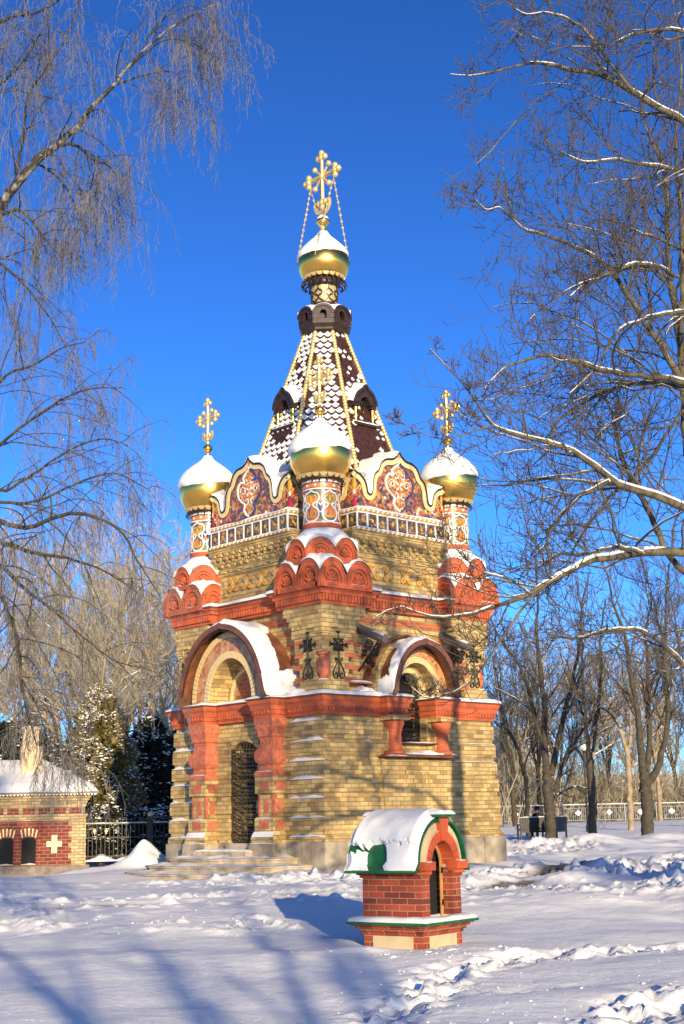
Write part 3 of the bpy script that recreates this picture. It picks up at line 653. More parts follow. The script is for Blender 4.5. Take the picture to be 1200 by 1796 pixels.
# dormers
for k in range(4):
    F = FR(k); b = MB(); b.M = F; c = 0
    ol = smooth([(-.36, 11.0), (-.34, 11.12), (-.24, 11.30), (-.10, 11.40), (0, 11.50), (.10, 11.40), (.24, 11.30), (.34, 11.12), (.36, 11.0)], 3)
    il = arc(0, 11.0, .17, .19, 180, 0, len(ol)-1)
    b.prism([(-.30, 10.50)]+[(x*.84, z-.04) for x, z in ol]+[(.30, 10.50)], .9, 1.24)
    b.ringstrip(ol, il, 1.22, 1.44); b.ringstrip(polyoff(ol, -.02), polyoff(ol, .05), 1.40, 1.48)
    for s in (-1, 1):
        t0, t1 = sorted((s*.36, s*.20)); b.box(t0, t1, 1.22, 1.44, 10.93, 11.02); b.box(*sorted((s*.33, s*.17)), 1.20, 1.26, 10.5, 10.95)
    b.box(-.42, .42, 1.1, 1.50, 10.43, 10.50); b.box(-.37, .37, 1.1, 1.44, 10.34, 10.43); b.box(-.30, .30, 1.1, 1.40, 10.26, 10.34)
    b.box(-.28, -.16, 1.2, 1.40, 10.16, 10.26); b.box(.16, .28, 1.2, 1.40, 10.16, 10.26)
    dm = b.build('dormer', M['bronze'], spire)
    g = MB(); g.M = F; g.box(-.15, .15, 1.22, 1.26, 10.5, 11.15); g.build('dormer_opening', M['black'], dm)
    g = MB()
    for s in (-1, 1):
        x, y, _ = F((s*.28, 1.37, 0)); g.lathe([(.045, 10.50), (.06, 10.54), (.035, 10.60), (.055, 10.68), (.06, 10.74), (.035, 10.82), (.055, 10.88), (.06, 10.93)], 10, (x, y))
    for i in (-.05, .05): g.M = F; g.tube([(i, 1.30, 10.5), (i, 1.30, 11.1)], .012, 5); g.M = None
    g.build('dormer_column', M['gold'], dm, smooth=True)
    g = MB()
    def df(u, v, F=F, ol=ol):
        f = u*(len(ol)-1); i = min(len(ol)-2, int(f)); a = f-i; t = ol[i][0]*(1-a)+ol[i+1][0]*a; z = ol[i][1]*(1-a)+ol[i+1][1]*a
        e = min(1, v*5); o = 1.46-v*.75; return F((t*(1+.12*e+.5*v*0), o, z+.015+.05*e+v*.16*(1-abs(t)/.5)+.02*ns(t*5, o*5)))
    g.grid(df, 24, 8); snow_bar(g, F, -.42, .42, 1.25, 1.49, 10.50, .05, k); g.build('dormer_snow', M['snow'], dm, smooth=True)
# corona under the top dome
b = MB(); b.lathe([(.50, 13.10), (.56, 13.14), (.60, 13.17), (.60, 13.22), (.66, 13.26), (.70, 13.30), (.70, 13.42), (.66, 13.44)], 8, a0=PI/8)
b.lathe([(.52, 13.2), (.52, 13.72), (.3, 13.9)], 8, a0=PI/8)
for k in range(8):
    a = -PI/2+k*PI/4; ca, sa = math.cos(a), math.sin(a); fn = lambda u, v, o, ca=ca, sa=sa: (o*ca-u*sa, o*sa+u*ca, v)
    hw = .685*T22*.98; ol = [(-hw, 13.42)]+arc(0, 13.55, hw, .25, 180, 0, 14)+[(hw, 13.42)]; il = [(-.085, 13.42)]+arc(0, 13.55, .085, .10, 180, 0, 14)+[(.085, 13.42)]
    b.ringstrip(ol, il, .56, .66, fn); b.ringstrip(arc(0, 13.55, hw, .25, 180, 0, 12), arc(0, 13.55, hw*.8, .19, 180, 0, 12), .65, .69, fn)
cor = b.build('spire_crown', M['bronze'], chapel)
g = MB(); g.lathe([(.66, 13.66), (.62, 13.80), (.45, 13.86), (.30, 13.90)], 48, a0=PI/8, rf=lambda a, r, z: -.02+.03*ns(math.cos(a)*4, math.sin(a)*4, z), closed=False)
def csf(u, v):
    a = u*8*.99999; k = int(a); f = (a % 1)*2-1; aa = -PI/2+k*PI/4; hw = .67*T22; z = 13.55+math.sqrt(max(0, 1-(f*.97)**2))*.25
    e = min(1, v*3); o = .68*(1-v*.45); t = f*hw*(1-v*.4); return (o*math.cos(aa)-t*math.sin(aa), o*math.sin(aa)+t*math.cos(aa), z*(1-v)+13.84*v+.005+.045*e)
g.grid(csf, 80, 5); g.build('crown_snow', M['snow'], cor, smooth=True)
b = MB(); b.lathe([(.34, 13.84), (.33, 13.98), (.30, 14.0), (.33, 14.40), (.37, 14.47), (.42, 14.50), (.42, 14.56), (.46, 14.62)], 24); b.build('dome_neck', M['bronze'], chapel, angle=40)
b = MB(); b.lathe([(.335, 13.99), (.325, 14.02), (.355, 14.42), (.35, 14.44)], 28); b.build('gilded_drum', M['goldm'], chapel, angle=40)
b = MB(); cf = lambda u, v, h: ((.33+(v-14)*.07+h)*math.cos(u), (.33+(v-14)*.07+h)*math.sin(u), v)
for i in range(8):
    c0 = i*2*PI/8; h_ = PI/8
    for s_ in (-1, 1):
        b.ribbon(smooth([(c0, 14.0), (c0+s_*h_*.8, 14.07), (c0+s_*h_*.9, 14.15), (c0+s_*h_*.35, 14.20), (c0+s_*h_*.25, 14.26), (c0+s_*h_, 14.34), (c0+s_*h_, 14.43)], 3), .055, -.01, .014, cf)
b.build('neck_lattice', M['bronze'], chapel)
prof = [(.46, 14.66), (.52, 14.70), (.58, 14.78), (.64, 14.90), (.675, 15.0), (.685, 15.1), (.67, 15.22), (.62, 15.36), (.54, 15.48), (.44, 15.59), (.33, 15.70), (.22, 15.80), (.13, 15.90), (.08, 15.99), (.07, 16.10), (.10, 16.18), (.17, 16.26), (.18, 16.32), (.15, 16.38), (.07, 16.43), (.04, 16.5)]
b = MB(); b.lathe(prof, 48); dome = b.build('dome', M['gold'], chapel, smooth=True)
d = MB(); prs = prof[3:14]
def dsf2(u, v):
    a = u*2*PI; f = v*(len(prs)-1); i = min(len(prs)-2, int(f)); w = f-i; r = prs[i][0]*(1-w)+prs[i+1][0]*w; z = prs[i][1]*(1-w)+prs[i+1][1]*w
    edge = 15.26+.05*math.sin(a+2.4)+.03*ns(math.cos(a)*3, math.sin(a)*3)+.015*ns(math.cos(a)*14, math.sin(a)*14, 4); th = max(-.03, min(.045, (z-edge)*.9))
    return (math.cos(a)*(r+th), math.sin(a)*(r+th), z+max(0, th)*.5)
d.grid(dsf2, 72, 36); d.lathe([(.17, 16.34), (.14, 16.42), (.06, 16.48)], 16, closed=False); d.build('snow_cap', M['snow'], dome, smooth=True)
d = MB()
for i in range(20):
    a = 2*PI*i/20; ca, sa = math.cos(a), math.sin(a); L = [(-.08, .0)]+arc(0, 0, .075, .09, 180, 360, 8)+[(.08, 0)]
    d.prism(L, 0, .012, lambda u, v, w: ((.53+w+v*.4)*ca-u*sa, (.53+w+v*.4)*sa+u*ca, 14.73+v*.9))
d.build('scalloped_skirt', M['goldm'], dome)
d = MB()
for i in range(22):
    a = 2*PI*(i+.5)/22; ca, sa = math.cos(a), math.sin(a); d.tube([(.44*ca, .44*sa, 14.66), (.56*ca, .56*sa, 14.58), (.58*ca, .58*sa, 14.48), (.53*ca, .53*sa, 14.46), (.52*ca, .52*sa, 14.52)], .02, 5)
d.build('dome_fringe', M['bronze'], dome)
b = MB(); cross(b, (0, 0), 1.3, .62, 17.58, 16.45, 18.27, 16.80, .30); b.build('cross', M['goldm'], dome, angle=60)
for (yy, z, tx, ty) in ((-.45, 17.4, .60, -.34), (-.45, 17.4, -.60, -.34), (.45, 17.4, .60, .34), (.45, 17.4, -.60, .34)):
    b = MB(); A, B = Vector((0, yy, z)), Vector((tx, ty, 15.12)); b.tube([A, B], .010, 4)
    for i in range(1, 14): b.ball(A.lerp(B, i/14), .034, 6, 4, 1.3)
    b.build('chain', M['goldm'], dome)
# ---- porch on the door side (face 3)
F3, F0 = FR(3), FR(0); C3 = PC
def hoodcurve(c, rx, rz, z0, n=40, peak=.035, flare=.06):
    L = []
    for i in range(n+1):
        s = i/n; a = PI-PI*s; t = rx*math.cos(a)*(1+flare*(math.exp(-s/.035)+math.exp(-(1-s)/.035))); z = z0+rz*abs(math.sin(a))**1.0+peak*math.exp(-((s-.5)/.015)**2); L.append((c+t, z))
    return L
def hood(name, F, c, rx, rz, z0, o0, o1, snowf, th=.05, lace=True):
    P = hoodcurve(c, rx, rz, z0); b = MB(); b.M = F; b.ringstrip(P, polyoff(P, th), o0, o1)
    b.ringstrip(polyoff(P, -.012), polyoff(P, th+.06), o1-.02, o1+.012)
    b.ringstrip(polyoff(P, th), polyoff(P, th+.10), o1-.55, o1-.50)
    h = b.build(name, M['copper'], chapel)
    n = len(P)
    Q = polyoff(P, -1); nrm = [Vector((Q[i][0]-P[i][0], Q[i][1]-P[i][1])) for i in range(n)]
    def f(u, v):
        g = u*(n-1); i = min(n-2, int(g)); a = g-i; t = P[i][0]*(1-a)+P[i+1][0]*a; z = P[i][1]*(1-a)+P[i+1][1]*a; nn = nrm[i]*(1-a)+nrm[i+1]*a
        o = o1+.01-v*(o1-o0+.02); e = min(1, v*7, u*12, (1-u)*12); h_ = snowf(u, o)*max(.0, e) if snowf(u, o) > 0 else -.03
        h_ = max(h_, .004) if snowf(u, o) > 0 else h_
        return F((t+nn.x*h_, o, z+nn.y*h_+ (.03*e if snowf(u, o) > 0 else 0)))
    s = MB(); s.grid(f, 110, 40); s.build('hood_snow', M['snow'], h, smooth=True)
    if lace:
        l = MB(); I = polyoff(P, th+.03)
        for i in range(2, n-3):
            for q in (0, .5):
                x = I[i][0]*(1-q)+I[i+1][0]*q; z = I[i][1]*(1-q)+I[i+1][1]*q; nn = nrm[i]
                cx_, cz_ = x-nn.x*.05, z-nn.y*.05
                l.tube([F((cx_+.035*math.cos(w*PI/3), o1-.03, cz_+.035*math.sin(w*PI/3))) for w in range(7)], .009, 4, cap=False)
        l.build('hood_lace', M['iron'], h)
    return h
def snowL(u, o):
    w = ns(u*9, o*3, 1)*.5+ns(u*30, o*10, 2)*.2; edge = 2.78+.18*w+ .35*max(0, (u-.62))*1
    if u > .56 and o < edge-(.30 if u < .66 else 0)+ (0 if u < .9 else -1.2) and u < .905+.02*w: return -1
    if .895+.02*w < u < .912+.02*w and o > 2.7: return .02
    return .085+.03*w if u < .9 else .14
hood('porch_hood', F3, C3-.04, 1.56, 1.72, 3.76, 2.36, 3.36, snowL)
def snowR(u, o):
    w = ns(u*7+5, o*4, 1)*.5+ns(u*26, o*10, 2)*.25
    if u < .33 and u > .09+.03*w and o < 2.93+.22*w+.25*max(0, .3-u): return -1
    if .66 < u < .9 and o < 2.95+.2*w: return -1
    return .05+.03*w
hood('window_hood', F0, 0, 1.03, 1.25, 3.76, 2.66, 3.23, snowR)
P = hoodcurve(0, 1.16, 1.34, 3.76, peak=.02, flare=.02)
b = MB(); b.M = F0; b.ringstrip(P, polyoff(P, .14), 2.38, 2.70); b.build('hood_backing_arch', M['brick'], chapel)
P = hoodcurve(0, 1.27, 1.42, 3.76, peak=.02, flare=.12); b = MB(); b.M = F0; b.ringstrip(P, polyoff(P, .05), 2.36, 2.62); b.build('outer_hood_roof', M['copper'], chapel)
# arch wall of the porch
def archpts(c, r, ry, z0, n=28): return [(c-r, 3.72)]+arc(c, z0, r, ry, 180, 0, n)+[(c+r, 3.72)]
b = MB(); b.M = F3; b.prism([(C3-1.44, 3.72)]+arc(C3, 3.80, 1.44, 1.55, 180, 0, 24)+[(C3+1.44, 3.72), (C3+.80, 3.72)]+arc(C3, 3.80, .80, .93, 0, 180, 24)+[(C3-.80, 3.72)], 2.4, 3.06)
b.prism([(C3-.9, 3.72)]+arc(C3, 3.80, .9, 1.0, 180, 0, 20)+[(C3+.9, 3.72)], 2.4, 2.52)
arch = b.build('porch_arch', M['brick'], chapel)
def vring(b, F, c, z0, r1, y1, r2, y2, o0, o1, n, gap=.12):      # brick voussoirs
    b.M = F
    for i in range(n):
        a0, a1 = 180-180*(i+gap/2)/n, 180-180*(i+1-gap/2)/n
        A = arc(c, z0, r1, y1, a0, a1, 2); Bq = arc(c, z0, r2, y2, a0, a1, 2); b.ringstrip(A, Bq, o0, o1)
    b.M = None
for q_ in ((1.44, 1.55, 1.30, 1.41, 3.0, 3.085, 44), (.95, 1.09, .80, .93, 3.0, 3.10, 34), (.66, .74, .60, .67, 2.5, 2.58, 30, .05)): b = MB(); vring(b, F3, C3, 3.80, *q_); b.build('voussoir_ring', M['cream'], arch)
b = MB(); b.M = F3; b.ringstrip(archpts(C3, 1.29, 1.40, 3.8), archpts(C3, .955, 1.095, 3.8), 3.0, 3.075); b.build('mosaic_band', M['mosaic3'], arch)
b = MB(); b.M = F3; b.prism([(C3-.45, 3.72)]+arc(C3, 3.8, .45, .62, 180, 0, 16)+[(C3+.45, 3.72)], 2.5, 2.53); b.build('red_brick_patch', M['redbrick'], arch)
# square carved pillars
for s in (-1, 1):
    T = Matrix.Identity(4); c = C3+s*1.215; w = .29
    def psq(h): return [F3((c+a*h, 2.78+.01+q, 0))[:2] for a, q in ((-1, -.3), (-1, h), (1, h), (1, -.3))]
    def ccw(P): return P if sum(P[i][0]*P[(i+1) % 4][1]-P[(i+1) % 4][0]*P[i][1] for i in range(4)) > 0 else P[::-1]
    base = ccw(psq(w)); p = MB()
    p.sweep(base, [(.03, .84), (.03, 1.11), (0, 1.16), (-.04, 1.165), (-.04, 1.66), (.02, 1.665), (.02, 2.02)])
    p.sweep(base, [(.09, .60), (.09, .72), (.03, .84)])
    pil = p.build('porch_pillar', M['brick'], chapel)
    p = MB(); p.sweep(base, [(.13, -.2), (.13, .58), (.11, .60)]); p.build('pillar_plinth', M['granite'], pil)
    p = MB(); p.sweep(base, [(.03, 2.02), (.03, 2.12), (-.01, 2.16), (-.05, 2.20), (-.06, 2.27), (-.03, 2.30), (.02, 2.38), (.035, 2.48), (.02, 2.58), (-.04, 2.66), (-.07, 2.78), (-.06, 2.86), (-.02, 2.90), (-.03, 2.93), (-.02, 2.99), (.02, 3.10), (.035, 3.29)])
    p.M = F3                                                   # carved curls on the front face of the pillar
    for (dx, z, r_) in ((-.13, 2.48, .09), (.13, 2.48, .09), (-.1, 2.72, .07), (.1, 2.72, .07), (-.12, 3.12, .09), (.12, 3.12, .09)):
        sg = 1 if dx > 0 else -1; p.tube([(c+dx+sg*r_*(1-i/12)*math.cos(i*.62), 2.79+w+.0+(.02 if z < 2.6 else (-.05 if z < 2.9 else .015)), z+r_*(1-i/12)*math.sin(i*.62)) for i in range(11)], .017, 5)
        p.tube([(c-w*1-(.0 if z > 2.6 and z < 2.9 else .03)+(.06 if 2.6 < z < 2.9 else 0), 2.79+dx+sg*r_*(1-i/12)*math.cos(i*.62), z+r_*(1-i/12)*math.sin(i*.62)) for i in range(11)], .017, 5)
        p.tube([(c+w*1+(.0 if z > 2.6 and z < 2.9 else .03)-(.06 if 2.6 < z < 2.9 else 0), 2.79+dx+sg*r_*(1-i/12)*math.cos(i*.62), z+r_*(1-i/12)*math.sin(i*.62)) for i in range(11)], .017, 5)
    p.M = None; p.build('pillar_capital', M['terra2'], pil)
    p = MB()
    for (z0, z1, hw) in ((1.735, 1.93, .165), (1.23, 1.55, .085), (.90, 1.09, .165)):
        d = w+.02 if z0 > 1.6 or z0 < 1 else w-.04
        d = d+ (.01 if z0 < 1 else 0)
        p.M = F3; p.box(c-hw, c+hw, 2.79+d-.03, 2.79+d+.006, z0, z1)
        for sg in (-1, 1): t0, t1 = sorted((c+sg*(d-.03), c+sg*(d+.006))); p.box(t0, t1, 2.85-hw*.7, 2.85+hw, z0, z1)
    for sg in (-1, 1): t0, t1 = sorted((c+sg*(w-.10), c+sg*(w-.03))); p.box(t0, t1, 2.79+w-.10, 2.79+w-.032, 1.17, 1.66)
    p.M = None; p.build('terracotta_panel', M['terra2'], pil)
    snow_bar(sn, F3, c-w-.1, c+w+.1, 2.79+w+.04, 2.79+w+.12, .60, .03, s); snow_bar(sn, F3, c-w, c+w, 2.79+w-.03, 2.79+w+.03, 1.13, .03, s+4); snow_bar(sn, F3, c-w, c+w, 2.79+w-.05, 2.79+w+.02, 2.13, .03, s+5)
    for i in range(9): sn.poly([F3(q) for q in ((c-w-.05, 2.79+w+.034, .85), (c+w+.05, 2.79+w+.034, .85), (c+w+.08, 2.79+w+.094, .735), (c-w-.08, 2.79+w+.094, .735))]) if i == 0 else None
# inner door wall courses, sill
b = MB(); b.M = F3; b.box(-.42, .42, 2.3, 2.95, .2, .60); b.build('door_sill', M['granite'], chapel)
# door grille
def scroll(b, F, cx, cz, o, r, s=1, a0=0, turns=1.7, w=.012, n=16):
    b.tube([F((cx+s*r*(1-.85*i/n)*math.cos(a0+i/n*turns*2*PI), o, cz+r*(1-.85*i/n)*math.sin(a0+i/n*turns*2*PI))) for i in range(n+1)], w, 4)
def grille(name, F, hw, z0, z1, o, arch_h, rows, mat, parent=chapel):
    b = MB(); top = lambda t: z1+arch_h*math.sqrt(max(0, 1-(t/hw)**2))
    b.tube([F((-hw, o, z0)), F((-hw, o, z1))], .026, 4); b.tube([F((hw, o, z0)), F((hw, o, z1))], .026, 4)
    b.tube([F((hw*math.cos(PI-PI*i/12), o, top(hw*math.cos(PI-PI*i/12)))) for i in range(13)], .022, 4)
    n = int(hw*2/.10)
    for i in range(1, n):
        t = -hw+2*hw*i/n; b.tube([F((t, o, z0)), F((t, o, top(t)))], .010, 4)
    for z in rows: b.tube([F((-hw, o+.01, z)), F((hw, o+.01, z))], .018, 4)
    R_ = list(rows)
    for a, c_ in zip(R_[:-1], R_[1:]):
        h = c_-a; m_ = max(1, int(h/.16))
        for j in range(m_):
            zc = a+h*(j+.5)/m_
            ni = max(3, int(hw*2/.19))
            for i in range(ni):
                t = -hw+2*hw*(i+.5)/ni
                for s in (-1, 1): scroll(b, F, t+s*.045, zc+.0, o+.02, .05, s, 0 if j % 2 else PI, w=.011)
                b.ball(F((t, o+.03, zc)), .022, 6, 4)
    return b.build(name, mat, parent)
M['gate'] = plain('patinated_iron', (.12, .088, .045), .45, metal=.4, var=.4, scale=20)
grille('door_gate', F3, .49, .62, 2.68, 2.69, .16, (.64, .80, .98, 1.14, 1.30, 1.52, 1.68, 1.84, 2.1, 2.3, 2.50, 2.66), M['gate'])
grille('window_grille', F0, .40, 2.72, 3.90, 2.50, .38, (2.74, 2.95, 3.15, 3.35, 3.55, 3.75, 3.92), M['iron'])
# ---- window bay
b = MB(); b.M = F0; b.prism([(-.98, 3.72)]+arc(0, 3.80, .98, 1.13, 180, 0, 22)+[(.98, 3.72), (.60, 3.72)]+arc(0, 3.86, .60, .66, 0, 180, 20)+[(-.60, 3.72)], 2.40, 2.88)
b.prism([(-.70, 3.72)]+arc(0, 3.80, .70, .80, 180, 0, 20)+[(.70, 3.72), (.41, 3.72)]+arc(0, 3.86, .41, .46, 0, 180, 18)+[(-.41, 3.72)], 2.30, 2.58)
bay = b.build('window_bay', M['brick'], chapel)
for q_ in ((.74, .80, .60, .66, 2.84, 2.905, 26), (.52, .57, .41, .46, 2.55, 2.60, 22)): b = MB(); vring(b, F0, 0, 3.86, *q_); b.build('voussoir_ring', M['cream'], bay)
b = MB(); b.M = F0; b.ringstrip(arc(0, 3.84, .97, 1.08, 180, 0, 22), arc(0, 3.84, .76, .84, 180, 0, 22), 2.84, 2.892); b.build('mosaic_band', M['mosaic3'], bay)
for s in (-1, 1):
    x, y, _ = F0((s*.76, 2.86, 0)); b = MB()
    b.lathe([(.25, 2.46), (.25, 2.51), (.20, 2.55), (.175, 2.60), (.165, 2.80), (.165, 2.93), (.185, 2.95), (.18, 2.98), (.205, 3.04), (.235, 3.10), (.24, 3.17), (.22, 3.20)], 20, (x, y)); cl = b.build('window_column', M['terra'], chapel, angle=30)
    b = MB(); b.M = F0; b.box(s*.76-.27, s*.76+.27, 2.6, 3.12, 3.20, 3.295); b.box(s*.76-.2, s*.76+.2, 2.6, 2.86, 2.42, 3.2); b.build('column_block', M['brick'], cl)
b = MB(); b.M = F0; b.box(-1.14, 1.14, 2.7, 3.06, 2.39, 2.415); b.box(-.44, .60, 2.45, 2.92, 2.70, 2.72); b.box(-1.05, 1.05, 2.6, 3.02, 2.415, 2.46); b.build('window_sill', M['copper'], chapel)
snow_bar(sn, F0, -1.12, -.55, 2.96, 3.05, 2.42, .03, 2); snow_bar(sn, F0, -.5, 1.12, 2.75, 3.04, 2.46, .06, 8); snow_bar(sn, F0, -.4, .5, 2.6, 2.91, 2.72, .03, 12)
# snow drifts where the hoods meet the cornice
for F, t0, t1, o1 in ((F3, 1.45, 2.15, 3.0), (F3, -2.2, -1.6, 3.0), (F0, -1.75, -.98, 3.0), (F0, 1.0, 1.6, 3.0)):
    for j in range(3): snow_bar(sn, F, t0+.1*j, t1-.12*j, 2.4, 2.86-.14*j, 3.77+.05*j, .11, j+t0)
# snow ledge in the right recess
b = MB(); b.M = F0; b.box(-1.86, -1.15, 2.38, 2.66, 4.00, 4.04); b.box(1.15, 1.86, 2.38, 2.66, 4.0, 4.04); b.build('recess_ledge', M['redbrick'], chapel)
snow_bar(sn, F0, -1.84, -1.2, 2.4, 2.66, 4.04, .05, 21); 
# water spouts with iron brackets
for s in (-1, 1):
    b = MB(); b.M = F0; b.tube([(s*1.36, 2.35, 5.30), (s*1.36, 3.28, 4.92)], .10, 10, cap=False); b.tube([(s*1.36, 3.28, 4.92), (s*1.36, 2.36, 5.29)], .085, 10)
    M['zinc'] = plain('weathered_zinc', (.16, .15, .14), .5, metal=.4); sp = b.build('water_spout', M['zinc'], chapel, angle=40); b = MB()
    snow_bar(b, lambda p, s=s: F0((s*1.36+(p[1]-2.5), p[0], 5.10-(p[0]-2.9)*.41+(p[2]-5))), 2.85, 3.30, 2.44, 2.55, 5.05, .05, 3); b.build('spout_snow', M['snow'], sp)
    b = MB()
    for (o, z, r_) in ((2.75, 4.85, .14), (2.98, 4.66, .11), (2.72, 4.52, .09), (2.88, 4.40, .07), (2.62, 4.68, .08), (3.08, 4.80, .07)):
        for q in (0, PI): b.tube([F0((s*1.36, o+r_*(1-.8*i/14)*math.cos(q+i*.6), z+r_*(1-.8*i/14)*math.sin(q+i*.6))) for i in range(15)], .014, 4)
    b.tube([F0((s*1.36, 2.4, 4.3)), F0((s*1.36, 2.7, 4.55)), F0((s*1.36, 3.1, 4.95))], .022, 5)
    b.build('spout_bracket', M['iron'], sp)
# iron crosses on the piers
def wallcross(F, t):
    b = MB(); o = 2.67; f = lambda u, v, a=0: F((t+u, o+a, v)); L = lambda *p, w=.016: b.tube([f(u, v) for u, v in p], w, 5)
    zc = 4.82; L((0, 4.12), (0, zc+.25), w=.02); L((-.22, zc), (.22, zc), w=.02); L(*[(.13*math.cos(i*PI/8), zc+.13*math.sin(i*PI/8)) for i in range(17)])
    for i in range(4): a = PI/4+i*PI/2; L((0, zc), (.17*math.cos(a), zc+.17*math.sin(a)))
    for (u, v, du, dv) in ((0, zc+.24, 0, 1), (-.21, zc, -1, 0), (.21, zc, 1, 0)):
        b.prism([(u-dv*.02-du*.0, v-du*.02), (u+du*.05-dv*.06, v+dv*.05-du*.06), (u+du*.05+dv*.06, v+dv*.05+du*.06), (u+dv*.02, v+du*.02)], -.01, .012, f)
    for i in range(4): a = PI/4+i*PI/2; b.ball(f(.17*math.cos(a), zc+.17*math.sin(a)), .03, 6, 4)
    for s in (-1, 1):
        L(*smooth([(0, 4.50), (s*.06, 4.40), (s*.13, 4.28), (s*.165, 4.17), (s*.13, 4.09), (s*.06, 4.09), (s*.04, 4.16), (s*.09, 4.20), (s*.11, 4.15)], 3), w=.013)
        L(*smooth([(0, 4.44), (s*.05, 4.50), (s*.10, 4.53), (s*.10, 4.47), (s*.06, 4.47)], 3), w=.012)
    b.build('iron_wall_cross', M['iron'], chapel)
for k in range(4):
    for s in (-1, 1): wallcross(FR(k), s*2.19)
# ---- steps
def stepoct(w, d, n=9):
    P = []
    for i in range(n+1):
        a = PI*i/n; c_, s_ = math.cos(a), math.sin(a); P.append((C3-w*math.copysign(abs(c_)**.8, c_), 2.75+d*abs(s_)**.8))
    return P
b = MB(); b.M = F3
for w, d, z0, z1 in ((3.0, 2.1, -.5, .0), (2.5, 1.68, 0, .145), (2.0, 1.27, .145, .29)):
    b.prism(stepoct(w, d), z0, z1, lambda u, v, a: (u, v, a)); b.prism(stepoct(w+.03, d+.03), z1-.035, z1+.0005, lambda u, v, a: (u, v, a))
b.box(C3-.95, C3+.95, 2.7, 3.42, .29, .44); b.M = None; b.build('entrance_steps', M['step'], chapel)
def heap(b, F, P, z, th, seed, inset=.0):
    n = 46; c = (C3, 2.78)
    def g(u, v):
        a = PI*u; c_, s_ = math.cos(a), math.sin(a); w, d = P; e = 1-v*.42
        t = C3-w*e*math.copysign(abs(c_)**.8, c_)*(1-.01+.02*ns(u*14, seed)); o = 2.75+d*e*abs(s_)**.8*(1+.012*ns(u*19, seed+3))
        h = th*(min(1, v*3+.12))*(.7+1.1*max(-.4, ns(t*2.2, o*2.2, seed))+.5*ns(t*7, o*7, seed)); return F((t, o, z+max(.004, h)))
    b.grid(g, 90, 8)
heap(sn, F3, (2.97, 2.07), .0, .06, 1); heap(sn, F3, (2.47, 1.65), .145, .055, 2); heap(sn, F3, (1.97, 1.24), .29, .06, 3)
snow_bar(sn, F3, C3-.93, C3+.93, 2.8, 3.41, .44, .05, 4, 0, .05)
o_ = sn.build('snow_layer', M['snow'], chapel, recalc=True, angle=60)
# ================================================================ GROUND
_rng = np.random.RandomState(11); _T = _rng.rand(512, 512)
def vnoise(x, y):
    xi = np.floor(x).astype(int); yi = np.floor(y).astype(int); fx = x-xi; fy = y-yi; fx = fx*fx*(3-2*fx); fy = fy*fy*(3-2*fy)
    g = lambda a, b: _T[a % 512, b % 512]
    return (g(xi, yi)*(1-fx)*(1-fy)+g(xi+1, yi)*fx*(1-fy)+g(xi, yi+1)*(1-fx)*fy+g(xi+1, yi+1)*fx*fy)*2-1
def fbm(x, y, o=4, g=.5):
    s = 0; a = 1
    for i in range(o): s = s+a*vnoise(x*2**i+17*i, y*2**i+31*i); a *= g
    return s
def sst(x, a, b): t = np.clip((x-a)/(b-a), 0, 1); return t*t*(3-2*t)
def seg_d(x, y, P):
    d = np.full(np.shape(x), 1e9)
    for (x0, y0), (x1, y1) in zip(P[:-1], P[1:]):
        dx, dy = x1-x0, y1-y0; t = np.clip(((x-x0)*dx+(y-y0)*dy)/(dx*dx+dy*dy), 0, 1); d = np.minimum(d, np.hypot(x-x0-t*dx, y-y0-t*dy))
    return d
PATHL = [(-30, 21.0), (-3.2, 20.0), (-1.0, 20.6), (.6, 21.2), (2.0, 22.4), (4.6, 27.5), (8.0, 33)]
TRK = [(-.2, 8.4), (.05, 10.2), (.55, 12.0), (1.0, 13.3), (1.6, 13.9), (3.4, 14.6), (8, 15.8)]
